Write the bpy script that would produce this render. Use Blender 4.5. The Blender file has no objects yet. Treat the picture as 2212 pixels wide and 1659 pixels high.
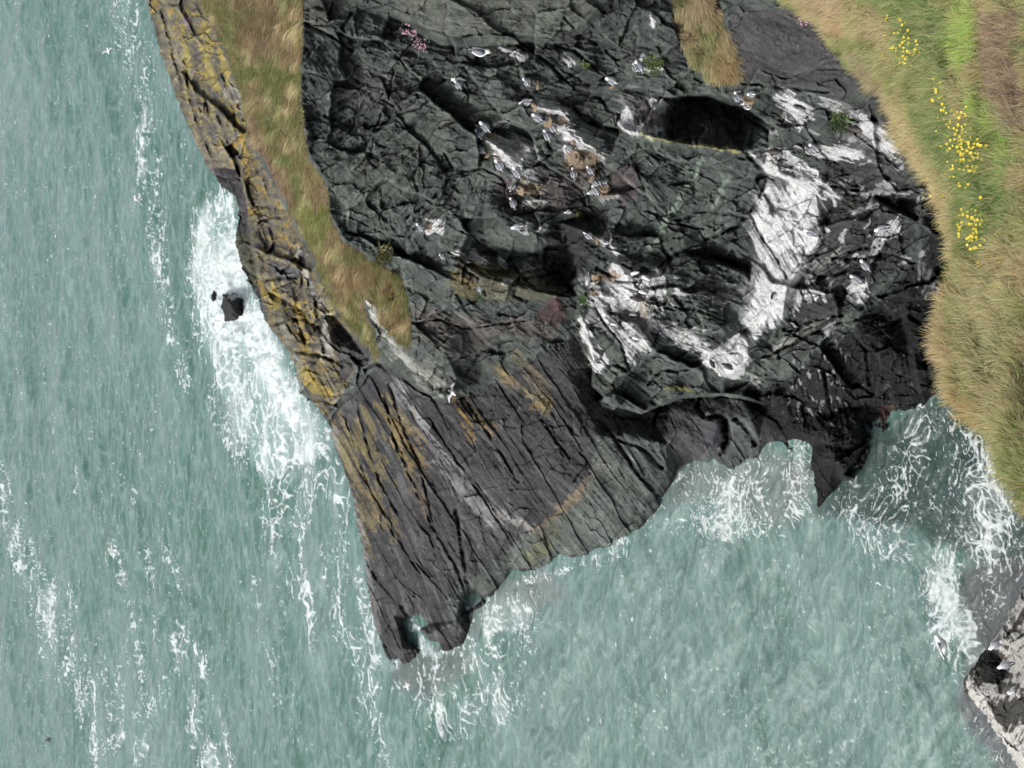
import bpy, math, random
import numpy as np
from mathutils import Vector, Matrix, geometry
random.seed(7); RNG = np.random.default_rng(7)
scene = bpy.context.scene
COL = scene.collection
# ------------------------------------------------------------------ camera
# the photograph is a portrait shot lying on its side: the camera is rolled by 90 degrees
PITCH = math.radians(35.0); F = 3039.0; CW, CH = 2212.0, 1659.0; H = 40.0
FW = np.array([0.0, math.cos(PITCH), -math.sin(PITCH)]); UP = np.array([0.0, math.sin(PITCH), math.cos(PITCH)]); RT = np.array([1.0, 0.0, 0.0])
cam_d = bpy.data.cameras.new('camera'); cam = bpy.data.objects.new('camera', cam_d); COL.objects.link(cam)
cx_, cy_, cz_ = -UP, RT, -FW          # picture right = world down, picture up = world right
cam.matrix_world = Matrix(((cx_[0], cy_[0], cz_[0], 0), (cx_[1], cy_[1], cz_[1], 0), (cx_[2], cy_[2], cz_[2], H), (0, 0, 0, 1)))
cam_d.sensor_fit = 'HORIZONTAL'; cam_d.sensor_width = 36.0; cam_d.lens = 36.0 * F / CW
cam_d.clip_start = 0.1; cam_d.clip_end = 30000.0
scene.camera = cam
# ------------------------------------------------------------------ light
SUN = Vector((-0.62, 0.10, 0.78)).normalized()
elev = math.asin(SUN.z); azi = math.atan2(SUN.x, SUN.y)
w = bpy.data.worlds.new("World"); scene.world = w; w.use_nodes = True
nt = w.node_tree; nt.nodes.clear()
sky = nt.nodes.new('ShaderNodeTexSky'); sky.sky_type = 'NISHITA'; sky.sun_disc = False
sky.sun_elevation = elev; sky.sun_rotation = azi; sky.air_density = 1.0; sky.dust_density = 4.0; sky.ozone_density = 0.6
hs = nt.nodes.new('ShaderNodeHueSaturation'); hs.inputs['Saturation'].default_value = 0.30
bg = nt.nodes.new('ShaderNodeBackground'); bg.inputs[1].default_value = 0.15
wo = nt.nodes.new('ShaderNodeOutputWorld')
nt.links.new(sky.outputs[0], hs.inputs['Color']); nt.links.new(hs.outputs[0], bg.inputs[0]); nt.links.new(bg.outputs[0], wo.inputs[0])
sd = bpy.data.lights.new('sun', 'SUN'); sd.energy = 1.5; sd.angle = math.radians(12); sd.color = (1.0, 0.96, 0.9)
so = bpy.data.objects.new('sun', sd); COL.objects.link(so); so.rotation_euler = SUN.to_track_quat('Z', 'Y').to_euler(); so.location = (0, 0, 60)
scene.view_settings.view_transform = 'Standard'; scene.view_settings.look = 'None'; scene.view_settings.gamma = 1.0
scene.view_settings.exposure = 0.62
scene.render.engine = 'CYCLES'

# ------------------------------------------------------------------ maths helpers
C0 = np.array([0.0, 0.0, H])
def ray(x, y):
    a = (CH / 2 - y) / F; b = (CW / 2 - x) / F
    return FW + np.multiply.outer(a, RT) + np.multiply.outer(b, UP)
def unproj(x, y, zc):
    x = np.asarray(x, float); y = np.asarray(y, float); zc = np.asarray(zc, float)
    return C0 + ray(x, y) * zc[..., None]
def ray_z(x): return -math.sin(PITCH) + (CW / 2 - x) / F * math.cos(PITCH)
def zc_height(x, z): return (H - z) / (-ray_z(x))
def zc_slant(x, y, d):
    a = (CH / 2 - y) / F; b = (CW / 2 - x) / F
    return d / math.sqrt(1 + a * a + b * b)
def project(P):
    Q = P - C0; zc = Q @ FW
    return CW / 2 - (Q @ UP) / zc * F, CH / 2 - (Q @ RT) / zc * F

def hsh(i, j, k, seed):
    h = (i.astype(np.int64) * 374761393 + j.astype(np.int64) * 668265263 + k.astype(np.int64) * 1274126177 + seed * 974711) & 0xffffffff
    h = ((h ^ (h >> 13)) * 1274126177) & 0xffffffff
    h = ((h ^ (h >> 15)) * 2246822519) & 0xffffffff
    return (h ^ (h >> 16)) & 0xffffffff
def h01(i, j, k, seed): return hsh(i, j, k, seed) / 4294967296.0
def pn2(x, y, seed=0):
    xi = np.floor(x).astype(np.int64); yi = np.floor(y).astype(np.int64); fx = x - xi; fy = y - yi
    u = fx * fx * fx * (fx * (fx * 6 - 15) + 10); v = fy * fy * fy * (fy * (fy * 6 - 15) + 10)
    def g(a, b):
        t = h01(xi + a, yi + b, np.zeros_like(xi), seed) * 2 * math.pi
        return np.cos(t) * (fx - a) + np.sin(t) * (fy - b)
    n0 = g(0, 0) * (1 - u) + g(1, 0) * u; n1 = g(0, 1) * (1 - u) + g(1, 1) * u
    return (n0 * (1 - v) + n1 * v) * 1.5
def fbm2(x, y, seed=0, oct=4, gain=0.5):
    s = 0; a = 1; f = 1; t = 0
    for o in range(oct):
        s = s + a * pn2(x * f, y * f, seed + o * 17); t += a; a *= gain; f *= 2.03
    return s / t * 1.4
def facets(x, y, cell, seed, theta=0, aniso=1.0, tilt=1.0):
    t = math.radians(theta); c, s = math.cos(t), math.sin(t)
    X = (x * c + y * s) / cell / aniso; Y = (-x * s + y * c) / cell
    xi = np.floor(X).astype(np.int64); yi = np.floor(Y).astype(np.int64)
    b1 = np.full(X.shape, 9e9); b2 = np.full(X.shape, 9e9); val = np.zeros(X.shape)
    zz = np.zeros_like(xi)
    for i in (-1, 0, 1):
        for j in (-1, 0, 1):
            px = xi + i + 0.1 + 0.8 * h01(xi + i, yi + j, zz, seed); py = yi + j + 0.1 + 0.8 * h01(xi + i, yi + j, zz, seed + 1)
            dx = X - px; dy = Y - py; d = dx * dx + dy * dy
            hv = h01(xi + i, yi + j, zz, seed + 2) - .5 + tilt * ((h01(xi + i, yi + j, zz, seed + 3) - .5) * dx + (h01(xi + i, yi + j, zz, seed + 4) - .5) * dy)
            m = d < b1
            b2 = np.where(m, b1, np.minimum(b2, d)); val = np.where(m, hv, val); b1 = np.where(m, d, b1)
    return val, np.sqrt(b2) - np.sqrt(b1)
def box1(a, r, ax):
    if r < 1: return a
    p = [(0, 0)] * a.ndim; p[ax] = (r + 1, r); c = np.cumsum(np.pad(a, p, mode='edge'), axis=ax)
    n = a.shape[ax]; s1 = [slice(None)] * a.ndim; s2 = [slice(None)] * a.ndim
    s1[ax] = slice(2 * r + 1, 2 * r + 1 + n); s2[ax] = slice(0, n)
    return (c[tuple(s1)] - c[tuple(s2)]) / (2 * r + 1)
def blur(a, r):
    r = int(round(r))
    for _ in range(3):
        a = box1(a, r, 0); a = box1(a, r, 1)
    return a
def sst(a, b, x):
    t = np.clip((x - a) / (b - a), 0, 1); return t * t * (3 - 2 * t)
def pts(s):
    return [tuple(float(v) for v in q.split(',')) for q in s.split()]

class Canvas:
    def __init__(s, x0, x1, y0, y1, st):
        s.x0, s.y0, s.st = x0, y0, st
        s.xs = np.arange(x0, x1, st); s.ys = np.arange(y0, y1, st)
        s.X, s.Y = np.meshgrid(s.xs, s.ys); s.sh = s.X.shape
        s.WX = s.X; s.WY = s.Y
    def warp(s, amp, f, seed):
        s.WX = s.X + amp * fbm2(s.X * f, s.Y * f, seed, 4); s.WY = s.Y + amp * fbm2(s.X * f, s.Y * f, seed + 91, 4)
    def win(s, P, m):
        xs = [p[0] for p in P]; ys = [p[1] for p in P]
        i0 = max(0, int((min(ys) - m - s.y0) / s.st)); i1 = min(s.sh[0], int((max(ys) + m - s.y0) / s.st) + 2)
        j0 = max(0, int((min(xs) - m - s.x0) / s.st)); j1 = min(s.sh[1], int((max(xs) + m - s.x0) / s.st) + 2)
        return slice(i0, max(i0 + 1, i1)), slice(j0, max(j0 + 1, j1))
    def poly(s, P, soft=6, warp=True):
        """soft polygon mask as (window, array)"""
        W = s.win(P, 40 + 2 * soft); x = (s.WX if warp else s.X)[W]; y = (s.WY if warp else s.Y)[W]
        ins = np.zeros(x.shape, bool); n = len(P)
        for k in range(n):
            ax, ay = P[k][:2]; bx, by = P[(k + 1) % n][:2]
            if ay == by: continue
            c = ((ay > y) != (by > y)) & (x < (bx - ax) * (y - ay) / (by - ay) + ax); ins ^= c
        return W, blur(ins.astype(float), soft / s.st / 2)
    def line(s, P, width, warp=True):
        """distance (in widths) to a polyline"""
        W = s.win(P, 40 + 3 * width); x = (s.WX if warp else s.X)[W]; y = (s.WY if warp else s.Y)[W]
        d = np.full(x.shape, 9e9)
        for k in range(len(P) - 1):
            ax, ay = P[k][:2]; bx, by = P[k + 1][:2]; vx, vy = bx - ax, by - ay; L = vx * vx + vy * vy + 1e-9
            t = np.clip(((x - ax) * vx + (y - ay) * vy) / L, 0, 1)
            d = np.minimum(d, (x - ax - t * vx) ** 2 + (y - ay - t * vy) ** 2)
        return W, np.sqrt(d) / width
    def full(s, wm):
        o = np.zeros(s.sh); o[wm[0]] = wm[1]; return o
    def samp(s, A, x, y):
        i = np.clip((np.asarray(y) - s.y0) / s.st, 0, s.sh[0] - 1.001); j = np.clip((np.asarray(x) - s.x0) / s.st, 0, s.sh[1] - 1.001)
        i0 = i.astype(int); j0 = j.astype(int); fi = i - i0; fj = j - j0
        if A.ndim == 3: fi = fi[..., None]; fj = fj[..., None]
        return (A[i0, j0] * (1 - fi) * (1 - fj) + A[i0 + 1, j0] * fi * (1 - fj) + A[i0, j0 + 1] * (1 - fi) * fj + A[i0 + 1, j0 + 1] * fi * fj)

def tin(cv, lines):
    """piecewise planar inverse depth from break lines 'x,y,v': v 'z3' = height 3 m, v 'd42' = 42 m away"""
    V = []; E = []; Q = []; idx = {}
    for s in lines:
        pr = None
        for q in s.split():
            if q == '|': pr = None; continue
            x, y, v = q.split(','); x = float(x); y = float(y); val = float(v[1:])
            zc = zc_height(x, val) if v[0] == 'z' else zc_slant(x, y, val)
            k = (x, y)
            if k not in idx: idx[k] = len(V); V.append(Vector((x, y))); Q.append(1.0 / zc)
            if pr is not None and s[0] != '*': E.append((pr, idx[k]))
            pr = idx[k]
    vs, es, fs, ov, oe, of = geometry.delaunay_2d_cdt(V, E, [], 0, 1e-4)
    q = []
    for k, o in enumerate(ov):
        if o: q.append(Q[o[0]])
        else:
            best = min(range(len(V)), key=lambda m: (V[m] - vs[k]).length); q.append(Q[best])
    A = np.full(cv.sh, np.nan)
    for f in fs:
        (ax, ay), (bx, by), (cx, cy) = [vs[i] for i in f[:3]]
        qa, qb, qc = [q[i] for i in f[:3]]
        det = (by - cy) * (ax - cx) + (cx - bx) * (ay - cy)
        if abs(det) < 1e-9: continue
        W = cv.win([(ax, ay), (bx, by), (cx, cy)], 0); x = cv.X[W]; y = cv.Y[W]
        l1 = ((by - cy) * (x - cx) + (cx - bx) * (y - cy)) / det; l2 = ((cy - ay) * (x - cx) + (ax - cx) * (y - cy)) / det; l3 = 1 - l1 - l2
        m = (l1 >= -1e-6) & (l2 >= -1e-6) & (l3 >= -1e-6)
        sub = A[W]; sub[m] = (l1 * qa + l2 * qb + l3 * qc)[m]; A[W] = sub
    return A
def fill_nan(A):
    bad = np.isnan(A)
    n = 0
    while bad.any() and n < 4000:
        B = np.where(bad, 0, A); Wt = (~bad).astype(float)
        s = np.zeros_like(B); c = np.zeros_like(B)
        for di, dj in ((0, 1), (0, -1), (1, 0), (-1, 0)):
            s += np.roll(B, (di, dj), (0, 1)); c += np.roll(Wt, (di, dj), (0, 1))
        g = bad & (c > 0); A = A.copy(); A[g] = s[g] / c[g]; bad = np.isnan(A); n += 1
    return A

def lic(theta, noise, steps, ds=1.0):
    h, w_ = noise.shape; cx = np.cos(theta); sy = np.sin(theta)
    I, J = np.meshgrid(np.arange(h), np.arange(w_), indexing='ij'); acc = noise.copy(); n = 1
    for sg in (1, -1):
        y = I.astype(float); x = J.astype(float); pdx = None
        for k in range(steps):
            yi = np.clip(np.rint(y).astype(int), 0, h - 1); xi = np.clip(np.rint(x).astype(int), 0, w_ - 1)
            dx = cx[yi, xi]; dy = sy[yi, xi]
            if pdx is None: f = sg
            else: f = np.where(dx * pdx + dy * pdy < 0, -1, 1)
            dx = dx * f; dy = dy * f; pdx, pdy = dx, dy
            x = x + dx * ds; y = y + dy * ds
            yi = np.clip(np.rint(y).astype(int), 0, h - 1); xi = np.clip(np.rint(x).astype(int), 0, w_ - 1)
            acc += noise[yi, xi]; n += 1
    a = acc / n
    return (a - a.mean()) / a.std()

# ------------------------------------------------------------------ object helpers
def tag(o, label=None, cat=None, group=None, kind=None):
    if label: o['label'] = label
    if cat: o['category'] = cat
    if group: o['group'] = group
    if kind: o['kind'] = kind
    return o
def mesh_np(name, V, faces, mat, cols=None, parent=None, smooth=True, attrs=None):
    """V (n,3); faces (m,k) ints, one polygon size"""
    me = bpy.data.meshes.new(name); V = np.asarray(V, np.float32); faces = np.asarray(faces, np.int32)
    m, k = faces.shape
    me.vertices.add(len(V)); me.vertices.foreach_set('co', V.ravel())
    me.loops.add(m * k); me.loops.foreach_set('vertex_index', faces.ravel())
    me.polygons.add(m); me.polygons.foreach_set('loop_start', np.arange(m, dtype=np.int32) * k)
    me.polygons.foreach_set('use_smooth', np.full(m, smooth))
    me.update(calc_edges=True)
    if cols is not None:
        a = me.color_attributes.new('Col', 'FLOAT_COLOR', 'POINT'); c = np.ones((len(V), 4), np.float32); c[:, :cols.shape[1]] = cols
        a.data.foreach_set('color', c.ravel())
    for an, av in (attrs or {}).items():
        a = me.attributes.new(an, 'FLOAT', 'POINT'); a.data.foreach_set('value', np.asarray(av, np.float32).ravel())
    if mat: me.materials.append(mat)
    o = bpy.data.objects.new(name, me); COL.objects.link(o)
    if parent: o.parent = parent
    return o
def grid_mesh(name, P, mask, mat, cols=None, attrs=None, skirt=None):
    """mesh of the masked cells of a grid of points; skirt(Pb) gives displaced copies closing the sides"""
    h, w_ = mask.shape; cell = mask[:-1, :-1] & mask[1:, :-1] & mask[:-1, 1:] & mask[1:, 1:]
    used = np.zeros_like(mask); used[:-1, :-1] |= cell; used[1:, :-1] |= cell; used[:-1, 1:] |= cell; used[1:, 1:] |= cell
    ids = np.full(mask.shape, -1); ids[used] = np.arange(used.sum())
    I, J = np.nonzero(cell)
    Fq = np.stack([ids[I, J], ids[I + 1, J], ids[I + 1, J + 1], ids[I, J + 1]], 1)
    V = P[used]; Cc = cols[used] if cols is not None else None; At = {k: v[used] for k, v in (attrs or {}).items()}
    if skirt is not None:
        # boundary edges
        e = []
        cp = np.pad(cell, 1)
        up = cell & ~cp[:-2, 1:-1]; dn = cell & ~cp[2:, 1:-1]; lf = cell & ~cp[1:-1, :-2]; rt = cell & ~cp[1:-1, 2:]
        i, j = np.nonzero(up); e.append(np.stack([ids[i, j + 1], ids[i, j]], 1))
        i, j = np.nonzero(dn); e.append(np.stack([ids[i + 1, j], ids[i + 1, j + 1]], 1))
        i, j = np.nonzero(lf); e.append(np.stack([ids[i, j], ids[i + 1, j]], 1))
        i, j = np.nonzero(rt); e.append(np.stack([ids[i + 1, j + 1], ids[i, j + 1]], 1))
        e = np.concatenate(e); ub, inv = np.unique(e, return_inverse=True); inv = inv.reshape(e.shape)
        prev = ub; base = len(V)
        for lay in skirt:
            NV = lay(V[ub]); n0 = len(V); V = np.concatenate([V, NV]); cur = n0 + np.arange(len(ub))
            Fq = np.concatenate([Fq, np.stack([prev[inv[:, 1]], prev[inv[:, 0]], cur[inv[:, 0]], cur[inv[:, 1]]], 1)])
            if Cc is not None: Cc = np.concatenate([Cc, Cc[ub]])
            for k in At: At[k] = np.concatenate([At[k], At[k][ub]])
            prev = cur
    return mesh_np(name, V, Fq, mat, Cc, attrs=At)

# ------------------------------------------------------------------ materials
def new_mat(name):
    m = bpy.data.materials.new(name); m.use_nodes = True; t = m.node_tree; b = t.nodes['Principled BSDF']; return m, t, b
def N(t, typ, **kw):
    n = t.nodes.new(typ)
    for k, v in kw.items(): setattr(n, k, v)
    return n
def noise_node(t, scale, detail=6, rough=0.6, vec=None):
    n = N(t, 'ShaderNodeTexNoise'); n.inputs['Scale'].default_value = scale; n.inputs['Detail'].default_value = detail; n.inputs['Roughness'].default_value = rough
    if vec: t.links.new(vec, n.inputs['Vector'])
    return n
def vary(t, colsock, fac, lo, hi):
    """multiply a colour by a map range of a noise"""
    mr = N(t, 'ShaderNodeMapRange'); mr.inputs['From Min'].default_value = 0.3; mr.inputs['From Max'].default_value = 0.7
    mr.inputs['To Min'].default_value = lo; mr.inputs['To Max'].default_value = hi; t.links.new(fac, mr.inputs['Value'])
    v = N(t, 'ShaderNodeVectorMath', operation='SCALE'); t.links.new(colsock, v.inputs[0]); t.links.new(mr.outputs[0], v.inputs['Scale'])
    return v.outputs[0]
def make_rock_mat():
    m, t, b = new_mat('rock'); at = N(t, 'ShaderNodeAttribute', attribute_name='Col'); g = N(t, 'ShaderNodeNewGeometry')
    n1 = noise_node(t, 5.0, 10, 0.74, g.outputs['Position']); n2 = noise_node(t, 24.0, 6, 0.7, g.outputs['Position'])
    c = vary(t, at.outputs['Color'], n1.outputs[0], 0.55, 1.45); c = vary(t, c, n2.outputs[0], 0.70, 1.32)
    t.links.new(c, b.inputs['Base Color']); b.inputs['Roughness'].default_value = 0.8; b.inputs['Specular IOR Level'].default_value = 0.18
    bp = N(t, 'ShaderNodeBump'); bp.inputs['Strength'].default_value = 1.0; bp.inputs['Distance'].default_value = 0.13
    ad = N(t, 'ShaderNodeMath', operation='ADD'); t.links.new(n1.outputs[0], ad.inputs[0]); t.links.new(n2.outputs[0], ad.inputs[1])
    t.links.new(ad.outputs[0], bp.inputs['Height']); t.links.new(bp.outputs[0], b.inputs['Normal'])
    return m
def make_sea_mat():
    m, t, b = new_mat('sea_water'); at = N(t, 'ShaderNodeAttribute', attribute_name='Col'); fo = N(t, 'ShaderNodeAttribute', attribute_name='foam')
    g = N(t, 'ShaderNodeNewGeometry')
    mp = N(t, 'ShaderNodeMapping'); mp.inputs['Scale'].default_value = (0.45, 1.0, 1.0); mp.inputs['Rotation'].default_value = (0, 0, 0.12); t.links.new(g.outputs['Position'], mp.inputs['Vector'])
    n1 = noise_node(t, 2.2, 7, 0.62, mp.outputs[0]); n1.inputs['Distortion'].default_value = 0.6
    n2 = noise_node(t, 14.0, 4, 0.6, mp.outputs[0])
    n3 = noise_node(t, 9.0, 5, 0.75, g.outputs['Position'])
    # foam edge broken up below the mesh resolution
    a1 = N(t, 'ShaderNodeMath', operation='MULTIPLY_ADD'); a1.inputs[1].default_value = 0.7; a1.inputs[2].default_value = -0.35; t.links.new(n3.outputs[0], a1.inputs[0])
    a2 = N(t, 'ShaderNodeMath', operation='ADD'); t.links.new(fo.outputs['Fac'], a2.inputs[0]); t.links.new(a1.outputs[0], a2.inputs[1])
    mr = N(t, 'ShaderNodeMapRange', interpolation_type='SMOOTHSTEP'); mr.inputs['From Min'].default_value = 0.08; mr.inputs['From Max'].default_value = 1.05; t.links.new(a2.outputs[0], mr.inputs['Value']); mr.interpolation_type = 'LINEAR'
    c = vary(t, at.outputs['Color'], n1.outputs[0], 0.82, 1.20)
    mx = N(t, 'ShaderNodeMix', data_type='RGBA'); mx.inputs['B'].default_value = (0.80, 0.84, 0.86, 1) if False else (0.80, 0.84, 0.86, 1)
    t.links.new(mr.outputs[0], mx.inputs['Factor']); t.links.new(c, mx.inputs[6]); mx.inputs[7].default_value = (0.60, 0.64, 0.65, 1)
    t.links.new(mx.outputs[2], b.inputs['Base Color'])
    r = N(t, 'ShaderNodeMapRange'); r.inputs['To Min'].default_value = 0.12; r.inputs['To Max'].default_value = 0.8; t.links.new(mr.outputs[0], r.inputs['Value']); t.links.new(r.outputs[0], b.inputs['Roughness'])
    b.inputs['IOR'].default_value = 1.33
    bp = N(t, 'ShaderNodeBump'); bp.inputs['Strength'].default_value = 1.0; bp.inputs['Distance'].default_value = 0.07
    s2 = N(t, 'ShaderNodeMath', operation='MULTIPLY_ADD'); s2.inputs[1].default_value = 0.40; t.links.new(n2.outputs[0], s2.inputs[0]); t.links.new(n1.outputs[0], s2.inputs[2])
    t.links.new(s2.outputs[0], bp.inputs['Height']); t.links.new(bp.outputs[0], b.inputs['Normal'])
    return m
def make_leaf_mat(name='grass_blade', rough=0.6):
    m, t, b = new_mat(name); at = N(t, 'ShaderNodeAttribute', attribute_name='Col'); t.links.new(at.outputs['Color'], b.inputs['Base Color'])
    b.inputs['Roughness'].default_value = rough; b.inputs['Specular IOR Level'].default_value = 0.2
    tr = N(t, 'ShaderNodeBsdfTranslucent'); t.links.new(at.outputs['Color'], tr.inputs['Color'])
    mx = N(t, 'ShaderNodeMixShader'); mx.inputs[0].default_value = 0.3; out = t.nodes['Material Output']
    t.links.new(b.outputs[0], mx.inputs[1]); t.links.new(tr.outputs[0], mx.inputs[2]); t.links.new(mx.outputs[0], out.inputs[0])
    return m
def flat_mat(name, col, rough=0.6, var=0.15, scale=40.0):
    m, t, b = new_mat(name); g = N(t, 'ShaderNodeTexCoord'); n = noise_node(t, scale, 4, 0.6, g.outputs['Object'])
    rgb = N(t, 'ShaderNodeRGB'); rgb.outputs[0].default_value = (*col, 1)
    t.links.new(vary(t, rgb.outputs[0], n.outputs[0], 1 - var, 1 + var), b.inputs['Base Color']); b.inputs['Roughness'].default_value = rough
    return m
MROCK = make_rock_mat(); MSEA = make_sea_mat(); MLEAF = make_leaf_mat()

# ================================================================== HEADLAND
hv = Canvas(270, 2300, -70, 1500, 1.5)
HL = [
 # far shore, silhouette against the sea
 "270,-70,z-3 290,100,z-4 330,250,z-4 400,420,z-4 470,600,z-4 540,760,z-4 620,900,z-4 650,1050,z-4 700,1200,z-4 740,1350,z-3 790,1470,z-2 880,1490,z-2",
 "308,-30,z0.8 342,100,z1.2 376,200,z1.2 418,300,z1.0 446,358,z0.9 478,402,z1.4 511,428,z1.5 515,470,z1.5 506,520,z1.5 523,580,z1.4 553,640,z1.2 570,690,z1.0 588,715,z1.2 623,760,z1.6 638,800,z1.8 648,850,z1.8 688,885,z1.6 710,920,z2.2 722,960,z2.0 736,1000,z2.0 760,1070,z1.8 774,1150,z1.7 788,1210,z1.6 796,1290,z1.2 806,1340,z1.0 826,1400,z0.5 842,1432,z0.1",
 "400,-70,z4.0 380,80,z3.4 420,180,z3.6 440,260,z3.4 470,340,z3.2 520,344,z3.6 528,398,z4.4 543,500,z4.8 563,600,z4.8 573,690,z3.6 600,722,z2.6",
 "462,366,z1.2 516,362,z1.4 522,402,z1.6 536,502,z1.7 556,604,z1.4 567,692,z1.0",
 # seaward edge of the grass
 "430,-70,z7.5 470,60,z6.5 490,150,z6.5 545,300,z6.6 600,430,z7.2 650,520,z7.6 690,600,z7.6 735,680,z7.6 775,722,z8.2 815,768,z8.8",
 "430,240,z4.3 500,300,z5 | 560,420,z5.2 590,500,z5.6 600,560,z5.9 640,580,z6.3 | 580,640,z5.0 650,690,z5.4 | 600,560,z5.9 655,590,z5.2",
 "620,740,z3.6 660,800,z3.8 700,850,z3.2 | 700,660,z6.0 712,740,z6.0 720,775,z4.6 | 735,700,z5.2 790,770,z5.4 760,800,z4.6 730,840,z3.6",
 # crest and near edge of the grass (top of the cliff face)
 "560,-70,z14.5 560,100,z14.5 600,250,z14.8 640,380,z14.6 690,500,z14.2 740,600,z13.6 792,652,z13.2",
 "648,-70,d43 654,60,d42.6 648,180,d42.6 654,260,d43.2 668,335,d44 708,400,d45.3 712,460,d46.3 745,520,d48 800,552,d49 868,595,d51 874,660,d52 886,742,d53.6",
 "662,-70,d42.9 668,60,d42.6 662,180,d42.7 668,255,d43.3 682,335,d44.1 722,398,d45.4 726,455,d46.4 757,508,d48 808,536,d48.7 880,580,d50.6 892,660,d51.6 902,742,d53.0",
 "795,655,z13.1 816,768,z10.6 860,800,z10.0 905,832,z9.6 960,857,z8.9 985,842,z8.6",
 "826,778,z6.2 865,812,z6.2 905,845,z6.0 958,870,z5.8 1000,858,z5.6 1040,830,z5.8 1090,800,z6.6 1130,770,z7.2",
 "886,742,d53.6 985,812,d56.6 985,842,z8.6 | 992,800,d57.8 1035,770,d57.2 1080,745,d56.0",
 # slab
 "*850,950,z5 *900,1100,z4.6 *900,1250,z3.0 *1000,1000,z5.6 *1000,1200,z3.0 *1060,920,z6.0 *1100,1040,z5.6 *1100,1150,z2.8".replace('*', ''),
]
def P_(s): return '*' + s
HP = [
 "850,950,z5 900,1100,z4.6 900,1250,z3.0 960,1250,z2.6 1000,1000,z5.6 1000,1200,z3.0 1060,920,z6.0 1100,1040,z5.2 1100,1150,z2.8 1180,900,z6.2 1200,1000,z5.4 1190,1120,z2.4 1290,1110,z2.2 780,1000,z3.4 800,900,z4.6 780,860,z4.4 840,850,z5.4 820,1200,z2.4 850,1330,z1.6 925,1370,z1.3 960,1375,z1.2 985,1340,z1.4 870,1400,z1.1 860,1360,z1.3 1000,1270,z1.8 1040,1250,z1.6",
 # face, upper left
 "700,-70,d42 760,20,d41.8 750,130,d42.2 850,150,d41.2 750,300,d43.6 850,250,d42.2 900,350,d43.6 800,420,d45.2 850,500,d46.6 950,300,d42.1 1000,400,d43.8 940,480,d46.3 1040,450,d44.2 900,580,d49.2 930,620,d48.8 980,560,d47.0 960,200,d41.4 1000,230,d41.2",
 "990,160,d40.6 1040,190,d40.4 1100,180,d39.6 1150,150,d38.9 1200,150,d38.5 1180,220,d39.6 1250,200,d38.7",
 "1000,330,d43 1020,270,d41.4 1035,258,d41.4 1100,262,d41.0 1180,330,d41.6 1180,400,d42.9 1100,400,d43.0 1130,455,d43.6 1190,450,d44.0 1120,500,d44.2 1160,510,d44.6",
 "1200,480,d46.4 1215,520,d48 1225,560,d49.3 1220,610,d50 1180,575,d48.8 1100,560,d48.2 1050,540,d47.4 1150,550,d47.8 1270,470,d45.4 1255,520,d46.2 1250,570,d47.6 1330,480,d43.2 1320,560,d44.6",
 "950,660,d50 1000,620,d47.5 1050,600,d46.2 1100,620,d46.8 1160,630,d47.4 1200,640,d48.4 1150,665,d50.2 1100,680,d50.6 1000,700,d51.4 960,760,d53.2 1080,720,d52.4 1180,690,d52 1215,700,d52.4 1150,730,d54 1230,735,d54.2",
 "1150,850,z6.4 1220,800,z6.6 1250,860,z5.8 1300,950,z5.0 1350,940,z4.4 1350,1040,z2.8 1400,1000,z3.0 1440,960,z2.8 1390,1090,z1.4 1500,900,z3.0 1500,960,z1.6 1440,1030,z1.6 1560,920,z2.2 1570,980,z1.0 1620,900,z3.0 1640,950,z1.2",
 # big dark face and around
 "1330,300,d40.2 1330,420,d41.4 1400,400,d40.9 1500,400,d40.8 1400,480,d42.4 1500,470,d42.2 1590,400,d40.3 1590,470,d42 1340,360,d40.8 1420,340,d39.7",
 "1700,30,d29.5 1650,120,d32.4 1700,120,d31.4 1790,130,d30.4 1850,170,d29.4 1780,200,d31.6 1900,230,d29.8 1640,190,d33.8 1960,340,d31.4 1900,300,d32.4 1860,270,d33.2 1950,380,d34 2010,430,d36.4 2060,550,d39.2 1990,500,d37.8",
 "1780,280,d35 1700,230,d35.4 1650,240,d35.8 1650,290,d37 1740,290,d36.6 1800,330,d37 1850,400,d38.2 1800,420,d38.7 1830,480,d39.6 1900,480,d38.9 1850,560,d41.2 1800,600,d42.2 1850,640,d42.8 1900,600,d41 1790,680,d44 1740,640,d43.4",
 "1950,620,d41.6 2040,650,d42.4 1900,740,d45 1980,780,d46.4 2040,800,d46.6 1850,800,d47.6 1800,850,d49.8 1700,850,d50.6 1650,790,d48.2 1700,760,d46.8 1620,850,d51.5 1760,900,d52 1860,880,d51.2 1750,940,z1.4 1700,925,z1.6",
 "2100,250,d30 2200,400,d33 2290,-60,d22 2000,150,d27 1900,-60,d26 2290,700,d42 2200,600,d40 2290,900,z0 1650,-60,d28.5",
 "1300,-70,d36.2 1100,-70,d37.2 900,-70,d39 1440,-60,d35.2 1540,-60,d33.0",
]
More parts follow.
